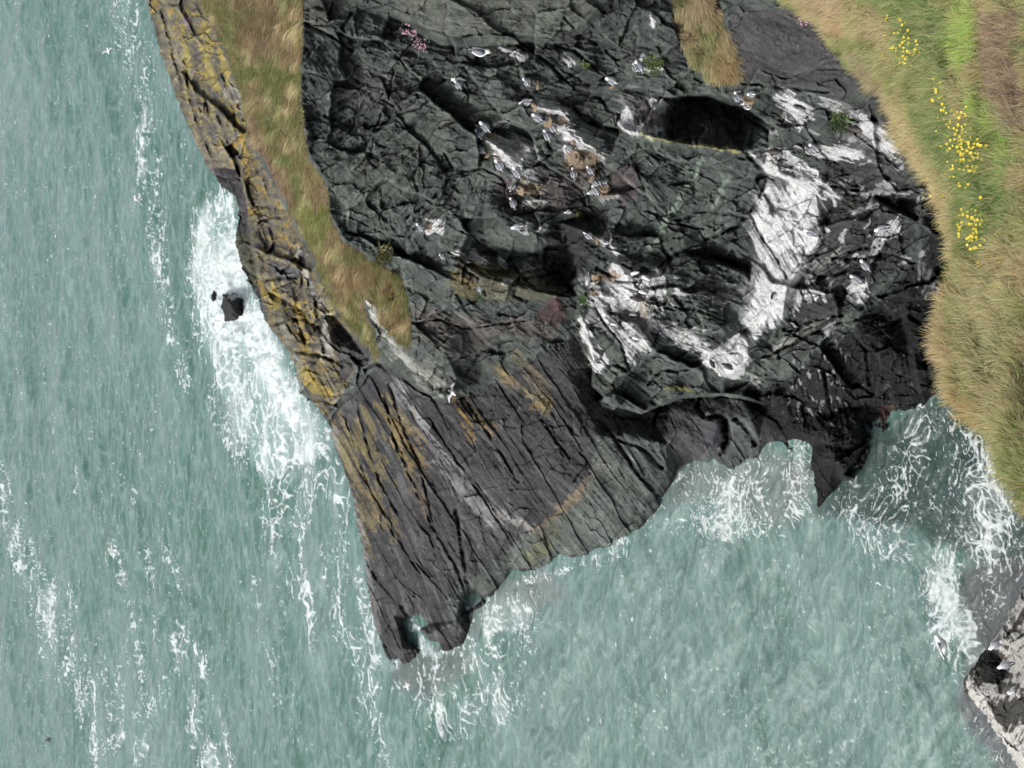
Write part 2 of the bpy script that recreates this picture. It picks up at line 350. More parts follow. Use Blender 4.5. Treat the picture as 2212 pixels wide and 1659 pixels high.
HB = [
 # front waterline z0, then below the sea
 "842,1436,z0.45 878,1426,z0.45 908,1408,z0.45 893,1352,z-0.6 912,1372,z-0.8 932,1400,z-0.6 958,1403,z0.5 992,1392,z0.5 1006,1366,z0.5 1012,1325,z0.45 1016,1296,z-.2 1060,1290,z0.4 1080,1264,z0.35 1110,1236,z0.1 1180,1232,z0.1 1230,1212,z0.1 1290,1196,z0.1 1330,1176,z0.1 1375,1156,z0.1 1400,1130,z0.1 1430,1092,z0.1 1450,1050,z0.1 1466,1012,z0.1 1492,1004,z0.15 1530,1008,z0.2 1590,1022,z0.15 1606,1000,z0.1 1640,990,z0.1 1662,958,z0.1 1690,955,z0.1 1725,952,z0.1 1752,962,z0.2 1750,1020,z0.15 1754,1080,z0.1 1765,1110,z0.0 1790,1088,z0.1 1815,1058,z0.1 1850,1008,z0.1 1880,950,z0.2 1910,938,z0.2 1930,915,z0.2 1960,892,z0.2 1992,864,z0.2 2020,838,z0.3 2120,830,z0.3",
 "880,1490,z-2 960,1470,z-2.4 1060,1400,z-2.5 1150,1330,z-2.5 1260,1290,z-2.5 1380,1240,z-2.5 1470,1150,z-2.5 1500,1080,z-2.4 1590,1090,z-2.4 1660,1050,z-2.2 1710,1050,z-2.2 1720,1140,z-2.4 1770,1180,z-2.5 1850,1130,z-2.5 1900,1040,z-2.5 1980,990,z-2.5 2060,940,z-2.5 2290,940,z-2.5",
 "1768,985,z1.5 1800,1000,z1.9 1790,1050,z1.2 1768,1095,z0.5 | 1800,960,z2.2 1840,950,z1.8",
 # overhanging block at the top
 "860,20,d40.2 900,52,d39.5 960,84,d38.8 1040,86,d38.2 1130,76,d37.8 1210,76,d37.4 1262,50,d37.0 1310,0,d36.4",
 "858,38,d41.0 900,72,d40.5 958,100,d40.0 1040,103,d39.7 1130,94,d39.2 1215,94,d38.7 1272,62,d38.2 1325,5,d37.2",
 # nest ledges
 "1025,262,d41.0 1050,300,d41.0 1100,340,d41.4 1140,375,d42 | 1120,228,d39.6 1170,232,d39.4 1230,245,d39.0 | 1180,265,d39.8 1230,290,d39.6 1300,330,d40.2 1325,335,d40.4 | 1215,320,d40.8 1250,350,d41.0 1290,345,d41.0",
 "1215,345,d42.2 1250,368,d42.6 1300,350,d42.0 | 1270,375,d42.2 1300,420,d42.8 1330,415,d42.8",
 "1238,232,d40.2 1290,268,d40.4 1345,280,d40.0",
 # recess and its beak
 "1262,500,d43.4 1300,520,d43.2 1340,545,d43.4 | 1255,508,d45.8 1290,530,d45.4 1320,556,d44.6",
 "1240,590,d49.0 1258,600,d46.0 1285,585,d45.0 1330,590,d44.2 1370,600,d43.8 1400,598,d43.8 1470,545,d43.6",
 # long ledge with cave, from left to right
 "1290,150,d37.6 1330,175,d37.5 1400,190,d37.2 1460,205,d36.4 1530,205,d36.0 1600,225,d35.6 1640,250,d35.8 1670,280,d36.2",
 "1300,166,d37.9 1335,190,d37.8 1400,205,d37.6 1438,213,d37.8 1455,216,d39.3 1530,216,d39.6 1598,237,d39.0 1632,258,d38.0 1660,285,d37.4",
 "1345,278,d37.4 1385,292,d37.3 1440,303,d37.3 1500,315,d37.3 1560,324,d37.2 1610,326,d37.2",
 "1350,288,d39.0 1390,304,d39.3 1440,314,d39.1 1500,327,d38.9 1560,336,d38.7 1612,340,d38.6",
 "1360,240,d37.5 1380,270,d37.3 1410,240,d37.5 1432,262,d37.5 | 1448,250,d39.2 1450,295,d38.9",
 # guano ledge
 "1612,326,d37.8 1660,318,d37.7 1720,320,d37.6 1760,350,d38.0 1770,390,d38.4 1820,440,d39.2",
 "1614,334,d38.4 1645,360,d38.6 1690,385,d38.6 1740,396,d38.8 1790,405,d39.0 1815,440,d39.6",
 "1650,372,d39.9 1690,395,d39.9 1740,408,d39.8 1762,415,d39.8 1772,470,d40.8 1768,520,d41.6 1740,560,d42.2 1700,620,d43.0 1690,690,d44.4 1660,680,d44.6 1640,740,d46.0 1612,740,d46.4 1605,790,d47.2 1565,822,d48.2",
 "1782,470,d41.6 1780,525,d42.6 1752,575,d43.6 1710,640,d44.8 1702,700,d46.0 1660,750,d47.4 1620,800,d48.8 1570,836,d50.0",
 "1655,380,d40.4 1625,450,d42.0 1590,490,d43.2 1540,530,d44.2 1470,545,d44.6 1450,560,d45.0",
 "1660,388,d40.2 1640,440,d41.4 1625,470,d41.6 1622,520,d42.4 1640,560,d43.2 1620,610,d44.2 1600,700,d45.8 1560,760,d46.8 1530,770,d46.9",
 # centre block
 "1452,556,d44.2 1480,548,d43.7 1540,566,d43.9 1610,590,d44.0 1612,625,d44.3 1585,650,d44.6 1570,700,d45.2 1560,745,d46.0",
 "1452,556,d44.2 1430,600,d44.4 1395,650,d44.6 1400,690,d45.0 1450,710,d45.4 1530,745,d46.2 1548,752,d46.4",
 "1490,545,d45.0 1545,556,d45.6 1615,580,d45.2",
 # left buttress outline against the slab
 "1255,640,d45.8 1250,680,d46.6 1268,720,d47.4 1285,790,d48.8 1283,830,d49.6 1320,868,d50.0 1385,890,d50.4 1440,868,d49.6 1470,855,d49.2 1560,850,d49.6 1600,855,d50.2 1650,872,d50.4",
 "1250,641,d50.0 1245,682,d52.6 1263,723,d54.4 1280,793,d56.0 1278,833,d56.8 1317,873,d57.6 1385,895,d57.8 1441,873,d57.0 1472,860,d56.4 1560,855,d55.2 1600,860,d54.6 1650,877,d54.0",
 "1300,700,d46.8 1330,750,d47.2 1400,740,d45.9 1450,760,d46.6 1500,790,d47.4 | 1360,800,d47.8 1440,800,d48.2 1500,810,d48.4 | 1330,640,d44.9 1370,680,d45.2",
 # grass tongue and dark slab on the right
 "1452,30,d34.6 1475,90,d34.4 1500,130,d34.2 1540,162,d34.0 1585,170,d34.2 | 1520,-20,d32.6 1560,60,d32.8 1582,110,d33.2",
 # chasm on the right
 "1880,410,d37.2 1900,440,d37.4 1990,480,d36.8 | 1885,420,d38.6 1930,450,d38.8",
 "1930,550,d39.8 1870,600,d41.4 1850,660,d43.0 1840,690,d43.6 | 1800,470,d40.2 1870,440,d38.8 1910,440,d38.4",
 "1960,690,d43.8 1975,740,d44.6 1982,800,d46.2 | 1948,700,d45.0 1962,790,d47.0",
]
A = tin(hv, HL[:-1] + HP + HB) if False else None
def as_points(s):  # isolated points, never joined
    return ' | '.join(s.split())
A = tin(hv, HL[:-1] + [as_points(s) for s in HP] + HB)
A = fill_nan(A)
A = box1(box1(A, 1, 0), 1, 1)
ZC = 1.0 / A
# direction of the bedding over the picture of the cliff
TH = pts("400,150,70 480,300,65 560,500,75 620,650,70 700,820,60 760,900,68 820,1050,66 850,1300,72 950,1100,66 1000,1250,65 900,880,58 1000,950,52 1100,1050,48 1200,1150,42 1150,900,42 1250,950,45 1350,1000,50 1420,1060,52 1450,920,28 1560,930,25 1600,980,70 720,150,60 780,90,20 750,250,-30 820,330,-42 750,400,-50 860,430,-45 900,250,-40 980,150,10 1000,230,15 1060,245,12 950,330,-50 1000,430,-70 930,520,-40 880,500,60 1050,560,25 1000,620,35 1100,640,20 1050,740,30 930,790,38 880,740,40 1100,320,22 1070,290,25 1140,250,10 1150,350,25 1180,430,5 1250,300,22 1300,320,20 1220,360,10 1290,400,60 1230,560,50 1300,510,30 1100,40,6 900,50,25 1000,60,10 1250,40,-20 1350,30,85 1200,130,35 1280,170,5 1400,180,2 1500,210,3 1400,250,80 1500,260,88 1570,280,88 1350,380,30 1400,430,55 1500,400,25 1580,380,12 1450,500,-25 1550,470,-40 1400,560,-25 1550,620,12 1480,620,8 1500,700,8 1430,700,30 1500,740,20 1450,790,25 1340,700,48 1280,760,62 1330,830,42 1400,850,40 1700,430,62 1750,480,60 1660,500,60 1680,600,60 1700,660,66 1650,720,60 1600,740,60 1560,790,60 1600,840,5 1700,740,-22 1800,680,-28 1850,600,-35 1800,540,-30 1850,480,-28 1900,520,-60 1800,350,15 1880,350,20 1880,280,38 1780,150,8 1700,100,20 1900,200,30 1650,160,30 1700,250,35 1660,340,20 1730,370,20 1900,700,-20 1950,780,80 1850,800,85 1780,820,80 1700,860,70 1770,1020,92 2000,600,-70 1550,60,50")
cs_ = np.zeros(hv.sh); sn_ = np.zeros(hv.sh)
for (x, y, a) in TH:
    wgt = 1.0 / (((hv.X - x) ** 2 + (hv.Y - y) ** 2) / 900.0 + 0.5) ** 1.5
    a2 = math.radians(a) * 2; cs_ += wgt * math.cos(a2); sn_ += wgt * math.sin(a2)
THETA = 0.5 * np.arctan2(sn_, cs_) + 0.14 * fbm2(hv.X / 90, hv.Y / 90, 5, 3)
wn = RNG.standard_normal(hv.sh)
LICF = lic(THETA, wn, 10); LICM = lic(THETA, blur(wn, 1) * 3, 18); LICC = lic(THETA, blur(RNG.standard_normal(hv.sh), 4), 28, 1.8)
del cs_, sn_, wn
X, Y = hv.X, hv.Y
hv.warp(7, 1 / 26, 11)
# region masks
def region(s, soft=8): return hv.full(hv.poly(pts(s), soft))
R_slab = region("822,785 860,815 910,850 960,872 1030,850 1100,810 1250,720 1270,800 1300,880 1390,900 1480,870 1600,870 1700,900 1780,960 1900,1200 1500,1500 700,1500 640,1100 700,930 740,860")
R_grassA = region("412,-90 440,20 480,90 520,200 535,290 580,350 620,430 650,500 690,580 700,620 745,690 790,740 812,770 822,770 815,745 800,700 780,655 800,640 830,700 875,748 888,735 880,640 872,600 800,560 740,520 712,470 708,405 668,345 655,280 648,180 655,60 650,-90", 5)
R_lich = region("290,-90 340,100 380,210 445,360 510,425 560,640 590,720 640,800 700,900 740,850 790,760 740,690 690,610 640,500 580,380 535,300 515,200 470,80 440,-90")
R_grassB = region("1430,-90 1450,0 1462,60 1480,110 1520,160 1575,172 1600,160 1580,100 1560,40 1530,0 1530,-90", 5)
A_n = 1.0 - 0.35 * R_slab + 0.35 * R_lich; A_n *= (1 - 0.6 * np.maximum(R_grassA, R_grassB))
WXf = X + 9 * fbm2(X / 60, Y / 60, 21, 3); WYf = Y + 9 * fbm2(X / 60, Y / 60, 22, 3); WXs = X + 7 * fbm2(X / 120, Y / 120, 23, 2); WYs = Y + 7 * fbm2(X / 120, Y / 120, 24, 2)
f1, e1 = facets(WXf, WYf, 95, 31, 35, 1.5, 1.6); f2, e2 = facets(WXf, WYf, 40, 41, -30, 1.7, 1.6); f3, e3 = facets(WXf, WYf, 16, 51, 20, 1.8, 1.8)
s1, d1 = facets(WXs, WYs, 30, 61, 58, 11.0, 1.2); s2, d2 = facets(WXs, WYs, 11, 71, 56, 12.0, 1.4)
# joints open only here and there
k1 = sst(-.1, .5, fbm2(X / 60, Y / 60, 81, 3)); k2 = sst(.05, .5, fbm2(X / 40, Y / 40, 82, 3)); k3 = sst(.0, .6, fbm2(X / 30, Y / 30, 83, 3))
f1 = box1(box1(f1, 1, 0), 1, 1)
rough = .35 + .65 * sst(-.2, .4, fbm2(X / 110, Y / 110, 84, 3) + .9 * sst(1560, 1800, X) + .25)
face = 1.05 * f1 + rough * (0.42 * f2 + 0.15 * f3)
face += 0.22 * k1 * np.exp(-(e1 / 0.04) ** 2) + rough * (0.14 * k2 * np.exp(-(e2 / 0.06) ** 2) + 0.05 * k3 * np.exp(-(e3 / 0.10) ** 2))
slab = 0.20 * s1 + 0.065 * s2 + 0.14 * f2 + 0.06 * f3 + 0.14 * k2 * np.exp(-(d1 / 0.05) ** 2) + 0.04 * k3 * np.exp(-(d2 / 0.08) ** 2)
OFF = face * (1 - R_slab) + slab * R_slab * 1.3
nW = fbm2(X / 24, Y / 24, 87, 4)
q1 = LICC * 1.9 + 1.2 * nW; q2 = LICM * 1.3 + 1.0 * fbm2(X / 9, Y / 9, 88, 3)
stair = (np.floor(q1) + sst(.0, .25, q1 - np.floor(q1))) / 1.9 - LICC * .35
stair2 = (np.floor(q2) + sst(.0, .3, q2 - np.floor(q2))) / 1.3
f4, e4 = facets(WXf, WYf, 8, 57, 20, 1.9, 2.0)
OFF += (1 - .6 * R_grassA) * (1 - .55 * R_slab) * (.55 + .45 * rough) * (0.062 * stair * (.5 + .8 * k3) + 0.034 * stair2 + 0.06 * f4 * (.4 + k3) + .05 * k2 * np.exp(-(e4 / .12) ** 2)) + 0.012 * LICF + 0.38 * fbm2(X / 80, Y / 80, 77, 4) + 0.012 * RNG.standard_normal(hv.sh)
R_smooth = region('690,-90 720,10 850,20 960,90 1130,85 1260,55 1340,-90', 20) + region('1590,-90 1600,170 1700,180 1850,200 1900,200 1700,-90', 20)
R_white = region('1650,372 1770,400 1774,480 1770,530 1745,570 1710,640 1700,690 1640,720 1620,800 1565,820 1515,765 1590,710 1600,640 1635,560 1618,470', 12)
OFF *= A_n * (1 - .55 * np.clip(R_smooth, 0, 1)) * (1 - .55 * R_white)
OFF += R_grassA * (.34 * fbm2(X / 20, Y / 20, 97, 3) + .15 * fbm2(X / 8, Y / 8, 98, 2))
OFF -= OFF.mean()
# cracks and crevices seen in the photograph: 'width depth : points'
CR = """5 1.0:1460,550 1500,530 1545,510 1590,490 1620,462 1640,430 1655,390
6 1.6:1545,556 1580,566 1612,578
4 0.6:1470,545 1440,560 1400,600 1370,610 1330,605
4 .5:1625,470 1650,520 1680,560 1700,600
3 .5:1700,600 1740,560
9 1.4:1238,235 1262,256 1290,268 1330,278
7 1.8:1440,212 1480,214 1530,210 1580,220 1610,238 1650,262 1668,275
4 .9:1595,240 1625,262 1660,285
4 .6:880,470 940,425 980,370 960,330
4 .5:790,310 850,250 900,235 950,200
3 .5:800,340 810,280 840,215 850,150
3 .4:700,250 750,270 790,240 830,200
4 .5:735,300 760,280 770,250 800,200
3 .4:940,180 990,165 1030,185
4 .7:948,278 990,258 1030,265
4 .6:905,420 890,380 930,330
3 .45:700,450 760,470 820,500 850,520
4 .6:870,510 900,470 950,440
4 .6:1000,500 1050,520 1100,545 1160,550
3 .4:960,540 1010,570 1060,600 1100,610
3 .4:1000,580 1030,600 1050,640
4 .7:1140,600 1200,590 1225,560
4 .7:1100,560 1130,600 1160,625 1230,640
3 .5:880,700 950,690 1000,710 1080,700 1150,690
4 .7:1010,800 1040,760 1080,740 1120,735
5 .9:1290,908 1315,930 1340,965 1375,1020 1430,1085
5 .7:1336,950 1380,965 1430,1010
4 .6:840,830 870,920 905,1000 925,1080 935,1130
4 .6:830,850 850,950 900,1060 940,1150 985,1220 1008,1290
5 .8:985,1100 1000,1200 1010,1260 1015,1310
4 .6:790,1210 820,1260 850,1290 880,1330 895,1360
6 1.0:860,1300 880,1330 895,1360
4 .6:770,860 790,950 820,1040 860,1110
3 .5:745,900 770,980 800,1060 850,1150 900,1230
3 .5:925,900 990,1000 1060,1100 1110,1180
4 .5:1010,870 1070,960 1120,1040
3 .5:1180,920 1200,950 1230,990
3 .5:1240,960 1270,1000 1240,1040
4 .6:710,920 740,870 770,850 800,810
5 .9:790,800 812,782 830,800
4 .6:1330,900 1370,905 1440,900
6 1.5:1410,870 1425,880 1412,915
9 1.8:1565,910 1570,950 1560,975
6 1.2:1510,860 1505,880 1520,900 1560,900
6 1.0:1590,905 1615,930 1630,960
6 1.4:400,130 410,200 430,280 455,330
5 .9:350,20 375,120 395,190
5 .8:480,160 500,210 510,280
5 .8:440,200 460,270 485,310
6 1.2:555,370 575,390 580,420
5 1.0:560,480 590,470 600,440
5 1.0:560,610 600,600 640,600
5 1.0:610,590 640,560 655,590 650,620
5 1.0:600,700 640,690 660,740
6 1.2:640,760 700,770 740,790
6 1.0:680,640 690,700 700,760
5 .9:470,250 490,300 520,340
5 1.0:1120,600 1110,640 1140,650
6 1.6:1895,425 1930,440 1980,470
5 1.0:1850,400 1900,380 1960,400
5 1.0:1780,400 1830,410 1870,410
5 1.0:1800,560 1850,540 1900,530
6 1.3:1830,560 1870,560 1900,550
5 1.0:1760,600 1820,590 1850,570
5 1.0:1700,720 1760,690 1820,680
5 1.0:1650,770 1720,740 1800,700 1850,690
6 1.2:1900,640 1960,620 2020,600
6 1.0:1930,700 1960,680 1990,700
6 1.5:1990,740 2000,790 2010,830
5 1.0:1850,720 1870,760 1880,830
5 1.0:1780,800 1790,860 1800,910
4 .8:1280,650 1300,690 1340,740 1360,800
4 .7:1335,790 1360,810 1370,780
4 .7:1420,700 1440,730 1500,745
4 .7:1430,665 1500,668 1560,690
4 .7:1400,830 1430,800 1500,800
4 .6:1380,310 1370,360 1390,400 1400,440
3 .5:1400,455 1440,480 1520,495
4 .8:1120,100 1160,120 1200,150 1240,190
4 .8:1200,100 1240,110 1290,150
4 .8:1310,110 1330,130 1360,120
4 .6:1220,40 1260,80 1290,95
3 .5:1000,80 1060,70 1140,80 1200,85
4 .7:660,50 720,80 760,110
4 .6:760,30 740,60 760,90
3 .5:1640,150 1700,170 1760,150 1830,150
4 .7:1600,180 1700,190 1790,200
4 .7:1820,240 1850,290 1900,330 1950,370
5 1.0:1690,215 1740,235 1745,250
5 .9:1290,580 1330,600
6 1.2:1895,940 1860,980 1820,1040""".split('\n')
CD = np.zeros(hv.sh)
hv.warp(3.2, 1 / 22, 11)
for l in CR:
    a, b = l.split(':'); wd, dp = a.split(); W_, d = hv.line(pts(b), float(wd) * 0.75)
    CD[W_] = np.maximum(CD[W_], float(dp) * 0.62 * np.exp(-d ** 2))
OFF += CD * np.clip(0.65 + 0.9 * fbm2(X / 30, Y / 30, 123, 3), 0.15, 1.3)
hv.warp(7, 1 / 26, 11)
# ledge tops made proud: 'width height'
for wd, hp, s in ((10, .35, "1345,278 1385,292 1440,303 1500,315 1560,324 1610,326"), (12, .4, "1612,326 1645,352 1690,378 1740,392 1790,400 1812,430"),
                  (14, .35, "1025,262 1050,300 1100,340"), (12, .3, "1120,228 1170,232 1230,245"), (12, .35, "1180,265 1230,290 1300,330"), (12, .3, "1215,320 1250,350 1285,345"),
                  (12, .3, "1262,500 1300,520 1330,545"), (10, .3, "1252,690 1268,720 1285,780"), (10, .3, "860,800 905,832 960,857")):
    W_, d = hv.line(pts(s), wd); OFF[W_] -= hp * np.exp(-d ** 2)
ZCH = ZC + OFF * (ZC / 42.0) ** 0.9
# keep the margins below the sea
PH = unproj(X, Y, ZCH)
# ---- colour
def mixc(C, m, col, k=1.0):
    m = (m * k)[..., None]; return C * (1 - m) + np.array(col) * m
nA = fbm2(X / 60, Y / 60, 301, 5); nB = fbm2(X / 18, Y / 18, 302, 4); nC = fbm2(X / 7, Y / 7, 303, 3); nL = LICC * .5 + LICM * .5; nS = np.clip(LICM * .7 + LICF * .45 + LICC * .15, -1.6, 1.6)
Cc = np.empty(hv.sh + (3,)); Cc[:] = (0.098, 0.113, 0.104)
Cc = mixc(Cc, sst(0.0, 0.5, nA), (0.105, 0.12, 0.107))
Cc = mixc(Cc, sst(0.0, 0.6, -nA), (0.066, 0.074, 0.074))
def paint(s, col, soft=14, amp=.35, streak=0.15, k=1.0, th=.45, wdt=.12):
    global Cc
    W_, m = hv.poly(pts(s), soft)
    v = m + amp * (0.6 * nB[W_] + 0.4 * nC[W_]) * (m > 0.02) + streak * nS[W_] * (m > 0.02)
    m2 = sst(th - wdt, th + wdt, v) * k; Cc[W_] = Cc[W_] * (1 - m2[..., None]) + np.array(col) * m2[..., None]
def stroke(s, wd, col, amp=.6, streak=.25, k=1.0):
    global Cc
    W_, d = hv.line(pts(s), wd)
    v = np.exp(-d ** 2); v = v + (amp * 0.5 * nB[W_] + amp * .5 * nC[W_] + streak * nS[W_]) * (v > 0.05)
    m2 = sst(.35, .6, v) * k; Cc[W_] = Cc[W_] * (1 - m2[..., None]) + np.array(col) * m2[..., None]
SLATE = (0.062, 0.062, 0.064); WET_SHADE = (0.013, 0.013, 0.016); LICH = (0.215, 0.180, 0.075); ORA = (0.36, 0.235, 0.045); PUR = (0.085, 0.050, 0.055)
GUA = (0.77, 0.77, 0.78); STN = (0.25, 0.185, 0.125); WL = (0.40, 0.405, 0.37); VEIN = (0.24, 0.30, 0.25); OLI = (0.20, 0.185, 0.09); TAN = (0.30, 0.235, 0.14); GRN = (0.10, 0.15, 0.04)
m_sl = sst(.3, .7, R_slab + .1 * nA)
Cc = mixc(Cc, m_sl, SLATE); Cc = mixc(Cc, m_sl * sst(0.1, 1.2, nL), (0.098, 0.099, 0.10), .7); Cc = mixc(Cc, m_sl * sst(0.2, 1.4, -nL), (0.07, 0.07, 0.078), .7)
# slab: blue-grey scree streak, tan streak, green-grey lower beds, ochre lichen
for s in ("858,835 880,870 900,910 930,960 960,1000 1000,1050 1050,1100 1110,1140 1190,1170", ): stroke(s, 15, (0.17, 0.17, 0.175), .9, .5, .7)
stroke("868,850 890,890 930,945 975,1010", 5, (.28, .28, .28), .9, .4, .7); stroke("1050,1090 1100,1125 1180,1160", 7, (.3, .29, .28), .6, .3, .8)
stroke("930,1000 1000,1070 1060,1120", 10, (.2, .2, .21), .5, .3, .6)
stroke("1300,1000 1270,1050 1230,1090 1180,1140 1160,1150", 16, (0.26, .2, .14), .6, .1, .75); stroke("1240,1080 1200,1120", 16, (0.22, .18, .12), .6, .1, .7)
paint("1300,920 1340,1000 1440,1090 1400,1140 1200,1240 1000,1300 940,1400 960,1300 1150,1150 1260,1080 1280,1000", (0.125, 0.145, 0.13), 30, .4, .1, .8)
paint("1340,930 1440,960 1460,1010 1430,1080 1370,1000", (0.105, 0.125, 0.115), 16, .3, .1, .8)
for s, wd, c in (("730,920 750,980 780,1060 800,1130", 20, (0.25, .2, .09)), ("830,870 850,920 870,960 900,990", 16, (0.27, .215, .08)), ("870,920 890,970 905,1010", 20, (.25, .18, .085)), ("770,930 800,990 830,1050", 16, (.25, .2, .08)),
                 ("790,880 800,950 830,1000", 8, (.25, .2, .08)), ("900,1060 930,1110", 12, (.2, .15, .09)), ("980,860 1005,900 1020,950", 6, (.36, .25, .08)), ("1000,860 1030,900 1060,930", 9, (.3, .2, .1)), ("800,1060 830,1110 860,1160", 12, (.22, .17, .09)), ("775,1120 800,1200", 9, (.22, .18, .1)),
                 ("1110,770 1150,810 1190,860", 9, (.24, .2, .12)), ("1120,830 1150,850 1185,888", 7, (.3, .25, .14)), ("1075,790 1100,820", 9, (.28, .21, .08)), ("1150,880 1190,870", 6, (.28, .2, .1)), ("730,960 745,1010", 10, (.26, .22, .12)),
                 ("1190,1150 1170,1180 1150,1200", 14, (.17, .17, .08))):
    stroke(s, wd, tuple(.78 * q for q in c), 1.3, .5, .62)
stroke("722,930 730,1010 765,1090 780,1160 796,1260 815,1370", 9, (.24, .24, .23), .6, .1, .6)
# far shore with yellow lichen
m = sst(.35, .65, R_lich + .15 * nB); Cc = mixc(Cc, m, (0.150, 0.135, 0.100))
Cc = mixc(Cc, m * sst(-.05, .35, .6 * nB + .6 * nC + .3 * nA), LICH, .85); Cc = mixc(Cc, m * sst(.30, .5, .6 * nB + .5 * nC + .5 * nA), ORA, .65); Cc = mixc(Cc, m * sst(.15, .5, -nB - .3 * nA), (.085, .08, .08), .85)
paint("455,362 515,366 524,402 538,500 556,600 568,690 588,722 570,720 540,660 500,560 500,500 508,440 480,410", (.055, .052, .056), 6, .2, .0)  # shaded side of the outer rib, its shade put into the colour
paint("505,560 520,500 545,500 556,600 560,640", (.075, .08, .045), 14, .5, .0, .7)
paint("585,560 650,585 648,600 605,608 590,590", (.10, .10, .10), 6, .3, 0)
for s, wd, c in (("495,195 515,215 530,240", 11, (.35, .35, .34)), ("650,540 665,600 700,680 712,740", 6, (.38, .38, .36)), ("700,690 706,740 712,770", 12, (.42, .42, .37)), ("642,760 646,820 650,850", 9, (.36, .37, .33)), ("610,690 625,740", 10, (.26, .28, .26)),
                 ("560,610 575,640", 8, (.45, .3, .04)), ("640,660 660,720 655,760", 13, (.42, .3, .06)), ("655,800 670,830 700,850", 12, (.4, .3, .06)), ("520,290 535,350 540,390", 7, (.45, .31, .05)), ("590,630 600,660", 13, (.4, .3, .06)),
                 ("470,90 490,180", 7, (.36, .29, .07)), ("395,60 405,150", 8, (.34, .28, .08)), ("440,60 450,140 470,190", 10, (.36, .29, .07)), ("500,240 515,270", 9, (.42, .31, .06))):
    stroke(s, wd, tuple(.82 * q for q in c), 1.5, .25, .65)
paint("715,690 770,735 800,775 760,800 735,830 730,760", (.075, .073, .07), 12, .4, .1)
# grass soils
for R_ in (R_grassA, R_grassB):
    m = sst(.4, .6, R_ + .2 * nC); Cc = mixc(Cc, m, (0.17, 0.145, 0.07)); Cc = mixc(Cc, m * sst(0, .5, nA), (.13, .14, .05)); Cc = mixc(Cc, m * sst(.1, .5, -nA), (.2, .15, .095))
stroke("525,205 560,300 610,400 650,460", 11, (.22, .15, .11), .8, 0, .8)
# white lichen block at the end of the ridge
paint("795,652 812,690 860,770 905,835 960,857 985,820 960,800 880,760 830,700", (.19, .195, .185), 8, .3, .2)
stroke("798,655 812,690 835,730 870,775 900,805 930,830", 8, WL, .7, .3, .95); stroke("850,760 900,790 950,830", 10, (.33, .335, .3), .9, .2, .8)
# purplish and browner rock of the face
for s, c in (("890,660 1000,680 1100,690 1180,690 1200,740 1080,720 1040,760 1000,790 960,760 900,720", (.115, .105, .10)), ("1190,640 1225,655 1222,710 1200,700 1150,690", PUR), ("1080,370 1110,400 1120,440 1090,460 1070,410", (.10, .075, .08)),
             ("1150,380 1250,380 1260,440 1200,450 1170,420", (.115, .10, .10)), ("1230,320 1300,380 1260,400 1220,370", (.115, .095, .09)), ("980,640 1100,650 1190,640 1220,610 1160,600 1050,560 990,560", (.13, .125, .09)),
             ("1320,370 1380,340 1380,420 1340,450", (.115, .095, .10)), ("1380,200 1410,215 1440,270 1440,290 1400,280 1370,240", (.10, .07, .085)), ("1440,215 1600,240 1620,310 1580,322 1450,300 1430,260", (.085, .080, .075)),
             ("1580,30 1720,20 1790,95 1860,160 1910,215 1850,200 1700,180 1590,170 1570,90", (.085, .080, .085)), ("720,130 870,160 900,230 820,250 720,220", (.10, .105, .11)), ("960,580 1010,600 1040,650 990,640", (.17, .15, .08)), ("1060,580 1110,590 1090,620", (.19, .165, .08)), ("1250,690 1280,720 1290,790 1270,800", (.16, .16, .14)),
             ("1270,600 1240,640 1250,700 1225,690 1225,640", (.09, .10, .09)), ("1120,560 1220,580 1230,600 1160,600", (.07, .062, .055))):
    paint(s, c, 18, .45, .12, .9)
for s in ("1150,690 1240,640 1290,850 1270,870", ): pass
# wet base of the cove, its deep shadow painted in as near-black
paint("1600,850 1700,830 1770,760 1860,700 1900,640 1990,560 2020,480 2000,430 2100,400 2300,500 2300,1000 1960,900 1890,960 1760,1150 1730,960 1690,960 1640,900", WET_SHADE, 40, .35, .1, .92)
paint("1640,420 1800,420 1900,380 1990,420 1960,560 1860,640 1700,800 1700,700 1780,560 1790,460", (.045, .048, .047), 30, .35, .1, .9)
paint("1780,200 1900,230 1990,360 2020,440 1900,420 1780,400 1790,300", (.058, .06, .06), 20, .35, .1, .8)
paint("1380,880 1500,870 1600,880 1640,960 1600,1000 1500,1000 1450,960 1380,930", (.085, .080, .088), 20, .3, .1, .8)
paint("1580,890 1620,880 1640,1000 1600,1020 1500,1000 1560,960", (.09, .105, .10), 12, .3, .1, .8)
paint("1555,900 1578,910 1575,960 1540,970", (.022, .022, .028), 8, .2, 0)
paint("1890,930 1935,905 1935,870 1900,880", (.10, .055, .05), 10, .3, 0, .7)
# wet band above the water
stroke("842,1436 878,1426 908,1408", 9, (.03, .03, .032), .3, 0, .7); stroke("958,1403 992,1392 1006,1366 1012,1325 1060,1290 1110,1238 1180,1234 1230,1214 1290,1198 1375,1158 1430,1094 1466,1014 1530,1010 1590,1022 1640,990 1690,955 1752,962", 9, (.032, .032, .034), .4, 0, .75)
# shattered tidal band: darker, smoother near the sea all along the slab
# light green vein across the big face
stroke("1395,548 1420,515 1440,480 1452,455 1462,440", 7, VEIN, .8, .1, .95); stroke("1470,425 1490,390 1505,365 1518,345", 7, VEIN, .8, .1, .85); stroke("1540,450 1560,410 1575,385", 4, VEIN, .8, .1, .8)
